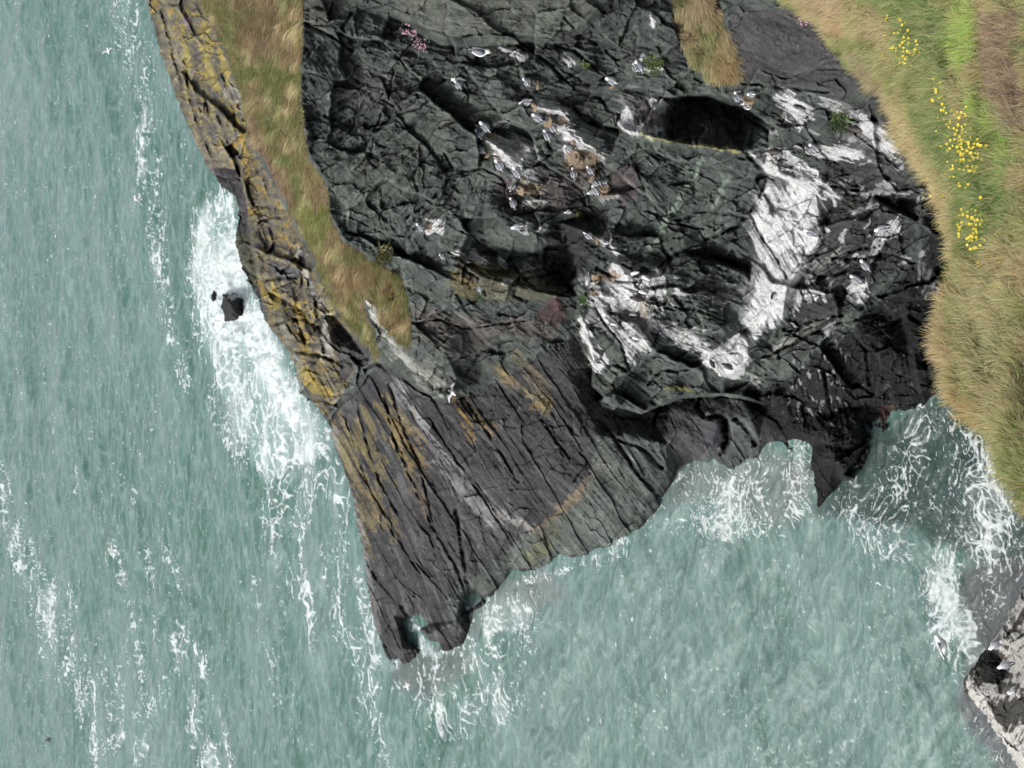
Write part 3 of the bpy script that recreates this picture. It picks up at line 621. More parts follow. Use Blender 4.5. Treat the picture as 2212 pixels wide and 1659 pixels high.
# ochre seepage along the long ledge
stroke("1345,280 1400,292 1470,306 1530,318 1605,328", 4, (.30, .28, .12), .8, 0, .9); stroke("1380,288 1410,300", 5, (.3, .3, .14), .8, 0, .8)
paint("1600,315 1620,280 1660,285 1670,300 1640,330 1600,328", (.19, .215, .205), 5, .2, 0, .9)
stroke("1440,840 1480,838 1500,845", 4, (.26, .24, .08), .6, 0, .8); stroke("1000,610 1040,620", 6, (.25, .2, .08), .7, 0, .7); stroke("1020,575 1070,590 1090,605", 6, (.27, .24, .1), .7, 0, .7)
# ---- guano, brown stains
def guano(s, soft=8, k=.95, streak=.28, amp=.5, col=GUA): paint(s, col, min(soft, 6), amp * .8, streak, k, .36, .12)
for s_, k_ in (("1650,372 1770,400 1774,480 1770,530 1745,570 1710,640 1700,690 1640,720 1600,740 1600,640 1635,560 1618,470", .5), ("1262,600 1400,590 1412,700 1380,780 1340,740 1265,690", .38), ("1040,285 1110,290 1160,320 1165,390 1120,380 1080,330", .5), ("1140,215 1250,230 1320,325 1310,350 1240,345 1180,270", .35), ("1780,210 1880,250 1940,330 1880,340 1800,300", .25), ("1340,195 1450,215 1445,290 1350,280", .35)):
    paint(s_, (.42, .42, .43), 14, .45, .35, k_)
for s in ("1350,235 1375,245 1385,275 1375,290 1345,278 1335,262", "1400,208 1425,220 1440,235 1425,245 1405,225", "1395,275 1430,278 1425,284 1395,282"): guano(s, 6)
guano("1612,328 1660,318 1700,322 1722,345 1738,352 1768,372 1772,400 1740,398 1690,386 1645,360", 4, .97, .1, .3)
guano("1770,392 1810,408 1825,412 1825,440 1800,425", 5, .9, .15, .4)
guano("1690,405 1760,400 1772,440 1768,480 1775,500 1765,530 1745,545 1735,500 1700,520 1690,490 1720,460 1745,430", 10, .9, .35, .55)
guano("1640,440 1690,410 1720,430 1680,520 1690,560 1740,560 1750,540 1720,600 1700,620 1650,600 1630,520 1625,470", 14, .55, .5, .6)
guano("1655,470 1720,500 1735,540 1690,530", 10, .85, .4, .6)
guano("1640,600 1690,625 1690,650 1700,690 1688,690 1676,668 1668,715 1650,690 1625,705 1625,660 1635,630", 6, .95, .25, .45)
guano("1608,660 1622,670 1630,700 1640,720 1635,740 1620,710 1605,700 1596,690", 5, .95, .2, .4)
guano("1582,725 1605,718 1612,740 1620,770 1608,800 1590,815 1568,822 1545,800 1512,775 1515,762 1545,755 1570,745", 5, .97, .12, .35)
guano("1385,600 1425,580 1425,600 1405,620 1402,660 1410,690 1375,690 1362,660 1368,620 1360,600", 8, .85, .3, .6)
guano("1400,690 1440,702 1480,722 1530,745 1532,755 1480,738 1430,718 1400,705", 6, .8, .4, .5)
guano("1258,690 1270,720 1290,780 1300,800 1285,795 1268,745 1255,715", 5, .9, .3, .4)
guano("1340,700 1390,700 1395,730 1375,770 1368,790 1340,740", 9, .7, .4, .7)
guano("1270,620 1330,600 1370,640 1390,690 1340,690 1300,680 1280,650", 16, .45, .55, .7)
guano("1315,575 1330,568 1362,612 1350,615 1320,595", 5, .85, .3, .4)
for s in ("1045,290 1080,292 1115,300 1150,318 1150,345 1140,360 1120,355 1090,330 1060,310", "1120,330 1150,340 1145,370 1160,385 1120,375 1105,350"): guano(s, 8, .85, .5, .5)
guano("1150,222 1200,222 1240,232 1230,242 1190,240 1160,232", 5, .9, .3, .4)
guano("1195,262 1240,280 1290,300 1315,320 1305,335 1280,330 1250,305 1210,290", 6, .9, .35, .45)
guano("1248,228 1268,232 1266,255 1250,240", 5, .85, .2, .4)
guano("1215,312 1230,322 1232,345 1222,340", 4, .9, .1, .3)
guano("1130,430 1175,430 1180,460 1150,460", 8, .6, .5, .7); guano("1125,480 1155,484 1155,492 1128,492", 3, .9, .2, .3); guano("1160,492 1195,490 1195,500 1175,505", 5, .8, .3, .4)
guano("1290,410 1300,400 1335,410 1332,425 1300,440", 6, .35, .3, .5)
guano("1285,505 1310,505 1345,540 1320,548 1300,530", 5, .8, .4, .5)
guano("1060,262 1105,266 1100,272 1065,270", 3, .9, .2, .3); guano("915,474 962,478 962,484 920,484", 3, .85, .3, .4); guano("920,494 958,494 958,500 920,500", 3, .8, .3, .4)
guano("980,545 1025,548 1060,565 1050,570 1010,556", 4, .8, .5, .6); guano("1080,555 1095,575 1090,578 1075,565", 3, .8, .3, .4); guano("1080,605 1110,605 1100,615", 4, .7, .3, .5)
guano("1213,110 1222,118 1240,150 1230,145 1218,128", 3, .9, .2, .3); guano("1075,100 1100,108 1140,128 1130,132 1090,115", 3, .85, .3, .6); guano("1385,145 1430,148 1430,153 1385,152", 2, .9, .2, .3)
guano("1380,115 1392,120 1392,140 1382,132", 3, .8, .2, .3); guano("1405,35 1415,45 1415,60 1406,55", 3, .8, .2, .4); guano("1150,175 1175,180 1175,192 1158,190", 4, .9, .2, .3)
for s in ("1860,250 1885,265 1930,290 1940,330 1925,330 1880,300 1865,280",): guano(s, 8, .75, .5, .6)
for s in ("1765,312 1830,315 1865,330 1860,340 1800,338 1765,335", "1672,193 1700,200 1740,225 1745,245 1735,262 1700,245 1680,215"): guano(s, 6, .75, .4, .6)
guano("1700,225 1750,225 1760,255 1715,270 1690,250", 10, .6, .4, .8); guano("1770,210 1800,222 1825,245 1815,250 1780,235", 8, .5, .4, .8)
guano("1840,600 1868,600 1868,645 1850,655 1836,640", 6, .75, .5, .7); guano("1895,500 1920,490 1935,480 1945,465 1940,500 1905,520", 8, .65, .4, .8); guano("1900,500 1910,530 1890,560 1880,560 1895,520", 8, .4, .4, .9)
guano("1860,420 1900,400 1925,390 1930,420 1900,430", 10, .4, .4, .8); guano("1780,700 1800,690 1800,730 1780,730", 8, .5, .4, .8); guano("1620,800 1640,830 1620,840", 8, .3, .4, .8)
guano("2010,600 2030,640 2000,640 1980,560", 20, .15, .4, .9); guano("1740,480 1762,482 1765,510 1750,512", 4, .95, .1, .3)
guano("1500,640 1560,640 1600,660 1560,670", 16, .3, .5, .9); guano("1450,590 1480,600 1500,610", 10, .4, .5, .9); guano("1450,620 1480,635 1470,645", 8, .7, .4, .8)
def bundle(ax, ay, bx, by, ang, n, l0, l1, wd=2.2, col=GUA, k=.9):
    for q in range(n):
        t = RNG.random(); x0 = ax + (bx - ax) * t + RNG.normal(0, 2); y0 = ay + (by - ay) * t + RNG.normal(0, 2); a_ = math.radians(ang + RNG.normal(0, 6)); L = RNG.uniform(l0, l1); st = RNG.uniform(0, .45) * L
        p = [(x0 + st * math.cos(a_), y0 + st * math.sin(a_)), (x0 + (st + L) * .5 * math.cos(a_), y0 + (st + L) * .5 * math.sin(a_) + RNG.normal(0, 1.5)), (x0 + L * math.cos(a_), y0 + L * math.sin(a_))]
        stroke(' '.join('%.1f,%.1f' % v_ for v_ in p), wd * RNG.uniform(.5, 1.3), col, .5, .25, k * RNG.uniform(.6, 1))
bundle(1043, 283, 1072, 345, 22, 60, 35, 95, 2.6); bundle(1100, 330, 1120, 370, 30, 20, 25, 60, 2.4); bundle(1150, 221, 1163, 238, 4, 18, 40, 85, 2.4); bundle(1190, 258, 1225, 305, 25, 44, 45, 100, 2.6); bundle(1248, 228, 1252, 245, 30, 8, 12, 30)
bundle(1655, 375, 1625, 465, 60, 60, 60, 150, 2.2); bundle(1690, 400, 1760, 410, 62, 40, 50, 130, 3.0); bundle(1640, 590, 1735, 555, 67, 60, 40, 110, 3.0); bundle(1600, 665, 1640, 645, 66, 22, 35, 75, 2.8); bundle(1515, 762, 1600, 728, 62, 46, 30, 60, 3.2)
bundle(1262, 645, 1345, 598, 50, 50, 30, 95, 2.0); bundle(1340, 705, 1390, 695, 60, 26, 30, 75, 2.2); bundle(1256, 690, 1262, 690, 68, 12, 60, 120, 2.4); bundle(1395, 688, 1402, 708, 22, 26, 60, 150, 2.0, k=.75); bundle(1283, 502, 1296, 522, 35, 18, 28, 62, 2.4); bundle(1314, 577, 1328, 568, 48, 12, 22, 50, 2.2)
bundle(1375, 605, 1430, 582, 80, 30, 30, 100, 2.4); bundle(1348, 232, 1344, 276, 10, 22, 15, 40, 2.8); bundle(1400, 208, 1425, 212, 70, 12, 15, 40, 2.4); bundle(1765, 311, 1764, 336, 7, 22, 40, 100, 2.2); bundle(1858, 248, 1874, 302, 38, 34, 30, 85, 2.2); bundle(1675, 195, 1690, 245, 38, 26, 20, 60, 2.4)
bundle(1128, 395, 1128, 455, 3, 30, 22, 55, 1.8, (.5, .46, .40)); bundle(914, 472, 914, 502, 3, 12, 28, 46, 1.8); bundle(1105, 484, 1106, 496, 3, 7, 22, 50, 2.0); bundle(1160, 490, 1164, 506, 5, 8, 20, 40, 2.2); bundle(1060, 262, 1061, 272, 8, 6, 30, 45, 2.0)
bundle(1390, 720, 1560, 672, 14, 30, 25, 90, 1.1, (.4, .41, .40), .6); bundle(1430, 640, 1580, 600, 12, 20, 15, 60, 1.2, (.4, .41, .40), .5); bundle(1620, 790, 1700, 720, -22, 40, 30, 110, 1.1, (.30, .30, .28), .6); bundle(1700, 640, 1760, 560, -25, 30, 30, 90, 1.1, (.3, .3, .29), .5)
bundle(1838, 602, 1868, 600, 78, 20, 20, 50, 2.0); bundle(1895, 500, 1935, 470, 70, 18, 10, 35, 1.8); bundle(1212, 110, 1220, 116, 58, 6, 20, 44, 2.6); bundle(1075, 100, 1120, 118, 30, 10, 10, 28, 2.0); bundle(975, 545, 1020, 550, 24, 12, 20, 50, 1.8); bundle(1800, 470, 1960, 420, -15, 24, 15, 50, 1.4, (.45, .45, .45), .6); bundle(1770, 420, 1790, 400, 35, 12, 15, 45, 2.6)
for s in ("1050,282 1080,290 1060,300", "1195,255 1225,258 1230,268 1200,275", "1220,320 1280,330 1300,345 1270,365 1225,360", "1130,395 1175,400 1150,430 1120,420", "1300,395 1320,405 1330,425 1300,430 1290,420", "1275,590 1330,588 1340,600 1290,612", "1275,620 1300,640 1270,640", "1280,505 1310,515 1290,520", "1270,340 1290,360 1300,380 1280,375"):
    paint(s, STN, 5, .7, .2, .85)
for s in ("1385,640 1400,640 1400,690 1385,690", "1060,320 1100,345 1080,345", "1240,310 1300,320 1290,330"): paint(s, (.34, .26, .17), 6, .9, .2, .6)
paint("830,-90 850,20 900,50 960,85 1130,82 1260,50 1290,0 1300,-90", (.135, .150, .128), 24, .4, .2, .9)
paint("650,-90 660,40 690,70 740,30 730,-90", (.12, .125, .108), 12, .4, .2, .9)
paint("1190,470 1250,480 1290,540 1240,590 1210,620 1130,590 1180,540", (.045, .046, .047), 30, .3, .1, .9)  # shade of the deep recess painted into the rock colour
paint("930,240 1000,235 1100,240 1120,262 1060,258 1000,262 940,300 850,420 700,420 760,340 850,330", (.115, .127, .108), 22, .7, .5, .6)
for q in range(70):
    qx_, qy_ = RNG.uniform(1640, 1990), RNG.uniform(240, 640); ql = RNG.uniform(6, 26); qa = math.radians(RNG.uniform(-60, 60) + (60 if qx_ < 1780 else -20))
    stroke('%f,%f %f,%f' % (qx_, qy_, qx_ + ql * math.cos(qa), qy_ + ql * math.sin(qa)), RNG.uniform(1.5, 4), (.42, .42, .43), .8, .4, .8)
for q in range(60):
    qx_, qy_ = RNG.uniform(1700, 1830), RNG.uniform(700, 920); stroke('%f,%f %f,%f' % (qx_, qy_, qx_ + RNG.uniform(-2, 6), qy_ + RNG.uniform(2, 14)), RNG.uniform(1.2, 2.6), (.34, .33, .34), .8, .3, .8)
Cc = mixc(Cc, sst(.45, .75, nB + .3 * nC) * (1 - np.clip(R_slab + R_lich + R_grassA, 0, 1)), (.17, .18, .15), .5)
# pale specks of lichen
sp = (RNG.random(hv.sh) > .9965).astype(float); sp = np.maximum(sp, np.roll(sp, 1, 0) * .7); Cc = mixc(Cc, sp * (1 - R_grassA), (.36, .36, .34), .4)
relief_shade = np.clip((blur(OFF, 3) - OFF) / .06, -1.2, 1.6) * (1 - R_grassA) * (1 - .7 * sst(.2, .5, Cc[..., 0]))      # relief shading painted into the rock colour: proud edges paler, hollows darker
Cc *= (1 + 0.12 * LICF + 0.14 * LICM + 0.06 * LICC)[..., None]; Cc *= (1 + .26 * relief_shade)[..., None]; Cc = np.clip(Cc, .012, .82)
# ---- outline of the headland mesh
OUT = pts("308,-90 308,-30 342,100 376,200 418,300 446,358 478,402 511,428 515,470 506,520 523,580 553,640 570,690 588,715 623,760 638,800 648,850 688,885 710,920 722,960 736,1000 760,1070 774,1150 788,1210 796,1290 806,1340 826,1400 842,1434 880,1450 900,1450 1000,1430 1060,1350 1150,1300 1260,1260 1380,1210 1460,1120 1490,1060 1590,1070 1640,1040 1700,1020 1710,1100 1770,1150 1840,1100 1890,1020 1980,970 2060,920 2290,920 2290,-90")
hv.warp(5, 1 / 12, 13); W_, m = hv.poly(OUT, 1.0); mask = hv.full((W_, m)) > .5
def sk1(P): return P + np.array([0, 1.2, -1.2])
def sk2(P): Q = P.copy(); Q[:, 1] += 3.0; Q[:, 2] = np.minimum(Q[:, 2] - 6.0, -3.0); return Q
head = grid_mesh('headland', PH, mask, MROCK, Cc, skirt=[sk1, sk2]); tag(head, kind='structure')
print('headland verts', len(head.data.vertices))

# ================================================================== SEA
sv = Canvas(-110, 2330, -110, 1780, 2.1)
sv.warp(14, 1 / 30, 401)
D = np.zeros(sv.sh)
def fpoly(s, d, soft=20):
    W_, m = sv.poly(pts(s), soft); D[W_] = np.maximum(D[W_], m * d)
def fline(s, wd, d):
    wd = wd * 1.5; d = d * .70
    W_, q = sv.line(pts(s), wd); D[W_] = np.maximum(D[W_], d * np.exp(-q ** 2))
fpoly("432,440 480,395 530,440 520,520 545,590 575,660 600,720 650,790 670,860 720,900 725,980 700,1000 640,1010 600,1060 560,1040 530,960 480,850 432,750 414,650 416,540", .72, 26)
fpoly("470,480 530,480 560,640 620,740 690,900 640,960 560,820 480,740 455,620", .93, 30); fpoly("440,600 500,600 560,760 500,770 450,720", .96, 20)
fpoly("440,780 540,950 700,960 780,1130 760,1140 700,1080 640,1190 600,1210 560,1100 500,960 440,860", .36, 30)
fpoly("480,700 700,920 720,1000 620,1000 560,900", .62, 30)
for s, wd, d in (("268,-90 272,0 285,90 292,180 312,260 318,340 335,420 345,520 362,620 372,700 392,760 410,830", 13, .58), ("252,-60 258,60 268,110", 10, .45), ("300,-60 304,60 318,110 330,200 340,290 350,370", 9, .48), ("340,430 356,520 350,600", 8, .5),
                 ("722,1000 745,1070 768,1140 780,1220 790,1290 812,1380 838,1440", 13, .72), ("600,1060 606,1130 615,1190 640,1240 650,1290", 14, .5), ("690,1100 712,1180 735,1250 745,1330 790,1420 800,1500 815,1580 838,1660", 16, .52),
                 ("640,1180 665,1240 680,1320 690,1400", 12, .42), ("755,1150 770,1260", 16, .55),
                 ("-20,1040 10,1090 35,1150 55,1220 85,1270 105,1340 140,1400 150,1470 190,1540 215,1600 225,1660", 17, .60), ("70,1180 95,1230 110,1280 120,1340", 15, .62), ("130,1310 165,1400 180,1470", 16, .55),
                 ("245,1170 262,1230 285,1290 298,1350", 8, .55), ("220,1390 245,1440 262,1520", 14, .5), ("150,1260 178,1330", 10, .4), ("365,1180 385,1240 392,1300", 10, .48),
                 ("395,1350 405,1440 425,1500 432,1570 450,1620 470,1690", 13, .75), ("430,1400 450,1430 470,1500", 12, .62), ("255,1550 268,1590 250,1610", 10, .72), ("300,1620 312,1600 300,1700", 12, .7), ("300,1400 320,1480 335,1520 310,1540", 16, .48),
                 ("330,1290 345,1400 370,1500", 10, .42), ("480,1500 492,1600 520,1680", 10, .48), ("185,1380 205,1480 225,1560", 8, .45), ("100,1400 110,1460", 8, .3), ("170,1000 172,1060", 4, .5), ("255,990 262,1010 282,1050 300,1080", 4, .5), ("320,1190 340,1260", 7, .4),
                 ("0,950 20,1030 45,1100", 5, .5), ("330,1380 360,1520", 8, .3), ("560,1250 575,1400", 12, .36), ("600,1400 620,1560", 12, .34)):
    fline(s, wd, d)
fline("860,1440 900,1405 925,1400 945,1418 990,1400 1010,1360", 11, .92); fline("895,1348 915,1375 930,1405", 8, .98); fline("1005,1320 1030,1330", 12, .9); fline("868,1480 890,1470 905,1480", 8, .7)
fpoly("870,1440 1010,1350 1070,1280 1190,1300 1160,1400 1150,1540 1060,1600 960,1600 900,1540", .42, 30); fpoly("1010,1330 1070,1270 1180,1290 1140,1370 1060,1380", .66, 24)
fline("1130,1260 1200,1240 1260,1215 1330,1185 1390,1160 1425,1115", 10, .66); fline("1300,1220 1360,1190 1400,1165", 10, .45)
fpoly("1430,1090 1470,1000 1600,1020 1650,950 1720,940 1770,960 1770,1100 1700,1160 1600,1170 1500,1150 1420,1140", .42, 26); fline("1735,950 1740,990 1750,1040", 12, .85); fline("1660,965 1690,990 1700,1060", 10, .66); fline("1475,1020 1500,1040 1560,1040 1600,1040", 12, .66)
fline("1752,975 1752,1050 1760,1120", 7, .72); fline("1768,1118 1800,1100 1830,1060", 7, .5)
fpoly("1900,960 1990,880 2070,850 2160,950 2240,1060 2240,1260 2150,1260 2040,1160 1940,1100 1860,1140", .36, 30); fline("2000,870 2030,900 2050,960", 14, .62); fline("2150,930 2180,980 2200,1060", 16, .62); fline("1960,960 1980,1050", 10, .55)
fline("2045,1195 2030,1250 2050,1310 2075,1350 2110,1400 2125,1415", 26, .92); fline("2020,1290 2040,1350 2060,1400 2080,1450 2095,1480", 15, .55); fline("2150,1200 2160,1280 2140,1340", 25, .5); fline("2120,1560 2180,1640", 16, .35); fline("1900,1250 1990,1280", 10, .25)
fpoly("1770,1120 1900,1000 1960,1120 2040,1200 1980,1220 1840,1180", .36, 30)
# lacy pattern stretched along the crests
XS, YS = sv.X, sv.Y
PS = unproj(XS, YS, (H) / (-(-math.sin(PITCH) + (CW / 2 - XS) / F * math.cos(PITCH))))
wx, wy = PS[..., 0], PS[..., 1]
qx = wx + .8 * fbm2(wx / 3, wy / 3, 501, 3); qy = wy + .8 * fbm2(wx / 3, wy / 3, 502, 3)
rid = lambda fx, fy, sd: 1 - np.abs(pn2(qx * fx, qy * fy, sd)) * 2.2
lace = np.maximum(np.maximum(rid(.55, 1.0, 503), rid(1.1, 1.9, 504) * .97), rid(2.2, 3.4, 505) * .88)
lace = lace * .75 + .25 * (fbm2(qx * 3, qy * 5, 506, 3) * .8 + .5)
big = fbm2(wx * .25, wy * .5, 507, 3)
patch = fbm2(wx * .16, wy * .35, 509, 3)
dist = np.linalg.norm(PS - C0, axis=-1); fw_ = sst(58, 85, dist)
ln = np.maximum(np.maximum(rid(.9, 1.5, 503) * .98, rid(1.8, 2.9, 504)), rid(3.4, 5.0, 505) * .93) + .20 * fbm2(qx * 4, qy * 7, 506, 3)
lf = np.maximum(rid(.45, .75, 513) * .98, rid(.9, 1.3, 514)) + .16 * fbm2(qx * 2, qy * 2.6, 516, 3)
lace = ln * (1 - fw_) + lf * fw_ + .16 * big; del ln, lf
o_ = np.argsort(lace.ravel()); u = np.empty(o_.size); u[o_] = np.linspace(0, 1, o_.size); u = u.reshape(lace.shape); del o_
cov0 = np.clip(D * (1 + (.9 * patch + .5 * big) * (1 - D) * 1.5), 0, 1); cov = cov0 * (.50 + .30 * cov0)
cov = np.where(D < .16, 0, cov)
grit = fbm2(wx * 5, wy * 5 * (1 - .6 * fw_), 517, 3)
FO = sst(-.13, .22, cov - (1 - u) + .10 * grit) * (.80 + .35 * grit)
veil = sst(.25, .9, cov0 + .45 * patch * cov0 + .25 * fbm2(wx * .7, wy * 1.4, 518, 4)) * (.34 + .45 * sst(.7, .95, cov0)); FO = np.maximum(FO, veil * (.85 + .4 * grit))
fleck = sst(.60, .8, fbm2(wx * 1.6, wy * 3.2, 510, 3)) * sst(.0, .5, fbm2(wx * .12, wy * .2, 511, 2)); FO = np.maximum(FO, fleck * .75)
# wind waves
Z = np.zeros(sv.sh); r2 = random.Random(3)
for k in range(46):
    lam = 0.7 * (1.115 ** k) * .55; 
    if lam > 22: break
    ang = math.radians(90 + r2.gauss(0, 24)); kx = math.cos(ang) * 2 * math.pi / lam; ky = math.sin(ang) * 2 * math.pi / lam
    amp = 0.0105 * lam ** 0.92; ph = r2.random() * 6.28
    lod = np.clip((lam * F / np.linalg.norm(PS - C0, axis=-1) / sv.st) / 6 - .4, 0, 1)
    s_ = np.sin(kx * (wx * .65 + qx * .35) + ky * (wy * .65 + qy * .35) + ph); Z += amp * lod * (1 - np.abs(s_) * 1.2) * (0.7 + .6 * fbm2(wx / lam / 3, wy / lam / 3, 600 + k, 2))
for (fx_, fy_, sd_, am_, kc) in ((.35, 1.1, 541, .035, .6), (.8, 2.4, 542, .018, .55), (1.8, 5.0, 543, .007, .4)):
    lodf = np.clip((F / fy_ / np.linalg.norm(PS - C0, axis=-1) / sv.st) * .5 / 5 - .1, 0, 1) * .8 + .2
    rr_ = 1 - np.abs(pn2(wx * fx_ + .35 * fbm2(wx * fx_ * 1.5, wy * fy_ * .7, sd_ + 5, 3), wy * fy_ + .5 * fbm2(wx * fx_, wy * fy_ * .6, sd_ + 9, 3), sd_)) * 2.4
    rr_ = np.clip(rr_, 0, 1) ** 2 * lodf; Z += am_ * rr_; FIL = rr_ * kc if sd_ == 541 else np.maximum(FIL, rr_ * kc)
Z += 0.10 * FO * sst(.5, .9, D) * (lace - .3) + .22 * sst(.7, .95, D) * fbm2(wx * 1.1, wy * 1.1, 700, 4)
PS[..., 2] = np.clip(Z, -.45, .6)
Wc = np.empty(sv.sh + (3,)); Wc[:] = (0.052, 0.122, 0.102)
nb = 1.3 * fbm2(wx * .05, wy * .12, 520, 4); nm = fbm2(wx * .5, wy * 1.6, 521, 4)
Wc = mixc(Wc, sst(-.1, .6, nb), (0.088, .155, .142)); Wc = mixc(Wc, sst(.0, .6, -nb), (0.030, .094, .070), .8); Wc = mixc(Wc, sst(.0, .6, nm), (.11, .175, .163), .6)
W_, m = sv.poly(pts("1000,1700 1060,1400 1200,1280 1500,1180 1800,1200 2000,1250 2100,1500 2240,1800 1000,1800"), 60); Wc[W_] = Wc[W_] * (1 - .35 * m[..., None]) + np.array((.12, .175, .16)) * .35 * m[..., None]
Wc = mixc(Wc, FIL, (.20, .265, .255), 1.0)
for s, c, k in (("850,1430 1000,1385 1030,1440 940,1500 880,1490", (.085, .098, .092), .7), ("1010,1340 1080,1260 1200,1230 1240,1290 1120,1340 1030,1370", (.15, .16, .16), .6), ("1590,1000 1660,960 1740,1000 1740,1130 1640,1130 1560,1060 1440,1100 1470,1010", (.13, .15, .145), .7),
                ("1770,1110 1880,960 2000,870 2060,850 2240,1060 2240,1260 1960,1130", (.026, .045, .041), .85), ("2080,1230 2240,1200 2240,1740 2160,1640 2080,1520 2110,1420", (.085, .085, .09), .85), ("1730,1000 1760,1000 1765,1090 1735,1080", (.15, .145, .14), .8)):  # cove entry: dark cliff reflection painted into the water colour
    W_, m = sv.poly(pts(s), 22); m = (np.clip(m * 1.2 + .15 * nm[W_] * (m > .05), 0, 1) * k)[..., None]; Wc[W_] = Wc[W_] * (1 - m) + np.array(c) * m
Wc = mixc(Wc, sst(.35, .95, D) * .75, (.28, .38, .36))
Wc = np.clip(Wc, .02, .8)
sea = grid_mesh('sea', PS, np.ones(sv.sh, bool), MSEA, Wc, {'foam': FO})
# the open sea beyond, one ring out to the horizon, in the same mesh object
R_ = 14000.0
me2 = mesh_np('open_sea', [(-R_, -400, -.55), (R_, -400, -.55), (R_, R_, -.55), (-R_, R_, -.55)], [(0, 1, 2, 3)], MSEA, np.array([(.080, .148, .133)] * 4), attrs={'foam': [0, 0, 0, 0]})
tag(sea, kind='structure'); tag(me2, kind='structure')
del lace, big, qx, qy, PS, Wc, FO, Z, D, nb, nm, XS, YS, wx, wy

# ================================================================== FOREGROUND GRASS BANK
fv = Canvas(1600, 2330, -110, 1260, 4.0)
EDGE = pts("1600,-110 1640,-40 1685,0 1720,22 1760,48 1780,70 1792,98 1815,118 1842,140 1865,165 1880,188 1908,208 1925,240 1938,288 1955,315 1975,345 2000,378 2020,405 2032,430 2045,470 2058,510 2070,545 2072,575 2062,605 2046,635 2038,670 2036,710 2042,750 2046,790 2052,825 2066,860 2100,895 2142,925 2160,955 2172,990 2195,1025 2218,1062 2250,1110 2290,1180")
FL = ["1600,-110,d31 1640,-40,d28.5 1685,0,d26.5 1760,48,d24.5 1792,98,d23 1842,140,d21.6 1880,188,d20.6 1908,208,d20 1938,288,d18.6 1975,345,d17.4 2000,378,d16.8 2032,430,d15.8 2058,510,d14.6 2072,575,d13.8 2046,635,d13.4 2036,710,d12.8 2046,790,d12.1 2066,860,d11.6 2142,925,d10.9 2172,990,d10.5 2218,1062,d10.1 2290,1180,d9.6",
      "1700,-110,d24 1740,-40,d23 1800,20,d21.6 1870,100,d19.6 1940,170,d18 1990,260,d16.4 2040,360,d15 2090,470,d13.6 2120,570,d12.8 2110,680,d12.2 2120,800,d11.4 2170,900,d10.7 2230,1000,d10.1 2330,1150,d9.5",
      "1850,-110,d19.5 1950,0,d17.2 2050,150,d15 2130,330,d13.4 2200,560,d11.9 2230,780,d11 2330,1000,d10",
      "2330,-110,d13.2 2330,200,d12.4 2330,500,d11.2 2330,800,d10.6", "1600,200,d27 | 1700,400,d22 | 1800,600,d17 | 1900,800,d14 | 2000,1000,d12 | 2100,1260,d10.8 | 1600,1260,d15 | 2330,1260,d9.2"]
G = fill_nan(tin(fv, FL)); G = blur(G, 3); ZF = 1 / G
ZF += (.10 * fbm2(fv.X / 60, fv.Y / 60, 801, 4) + .11 * fbm2(fv.X / 24, fv.Y / 24, 802, 3)) * (ZF / 14)
PF = unproj(fv.X, fv.Y, ZF)
fv.warp(7, 1 / 22, 810)
W_, m = fv.poly(EDGE + [(2400, 1300), (2400, -200), (1600, -200)], 2.0); fmask = fv.full((W_, m)) > .5
fA = fbm2(fv.X / 90, fv.Y / 90, 820, 4); fB = fbm2(fv.X / 25, fv.Y / 25, 821, 4)
FC = np.empty(fv.sh + (3,)); FC[:] = (.29, .275, .115)
FC = mixc(FC, sst(0, .5, fA), (.20, .24, .08)); FC = mixc(FC, sst(.05, .5, -fA), (.37, .30, .16)); FC = mixc(FC, sst(.1, .5, fB), (.34, .31, .15), .6)
def fpaint(s, c, soft=20, k=1.0, amp=.4):
    W_, m = fv.poly(pts(s), soft); m = (sst(.35, .65, m + amp * fB[W_] * (m > .03)) * k)[..., None]; FC[W_] = FC[W_] * (1 - m) + np.array(c) * m
BR = (.23, .165, .115)
fpaint("1850,-100 1900,-100 2060,0 2070,90 2060,220 2150,330 2212,420 2212,520 2100,420 2010,300 1960,200 1960,80 1880,0", (.105, .185, .045), 30, .85)
fpaint("1950,140 2000,100 2060,180 2030,260 1980,220", (.24, .25, .10), 24, .5)
fpaint("2080,-20 2130,0 2120,120 2100,160 2070,140 2070,60", (.26, .38, .08), 14, .95); fpaint("2110,190 2160,220 2190,290 2180,330 2120,260", (.25, .37, .08), 14, .9); fpaint("2165,285 2212,300 2212,400 2180,370", (.22, .34, .08), 14, .8)
fpaint("2130,30 2240,20 2240,330 2190,260 2140,170", BR, 18, .95); fpaint("2190,200 2240,190 2240,320", (.17, .12, .09), 14, .8); fpaint("2205,90 2240,80 2240,140 2210,130", (.12, .2, .05), 10, .8)
fpaint("1690,-60 1800,-60 1850,30 1830,60 1790,40 1740,30", (.42, .31, .19), 20, .8); fpaint("1780,30 1850,50 1830,80 1800,70", (.40, .27, .15), 14, .8)
fpaint("1830,95 1880,120 1930,200 1960,280 1930,260 1880,180", (.27, .22, .14), 18, .8)
fpaint("2070,420 2160,430 2180,520 2110,560 2080,520", (.12, .19, .05), 24, .8); fpaint("2060,250 2160,280 2170,400 2100,400 2060,330", (.14, .20, .06), 24, .7)
fpaint("1930,180 1970,260 2010,340 2060,430 2090,560 2075,560 2040,460 1990,370 1935,290", (.42, .34, .17), 12, .8); fpaint("2040,640 2060,600 2075,640 2062,700 2075,830 2140,900 2130,915 2060,850 2036,720", (.42, .31, .16), 12, .75)
fpaint("2060,800 2100,840 2150,890 2170,960 2140,920 2080,880", (.36, .25, .11), 12, .8)
fpaint("2080,600 2212,600 2212,1000 2150,860 2100,780", (.40, .37, .19), 40, .8)
FC = np.clip(FC * .62, .02, .6)
def fs1(P): return P + np.array([0, .12, -.5])
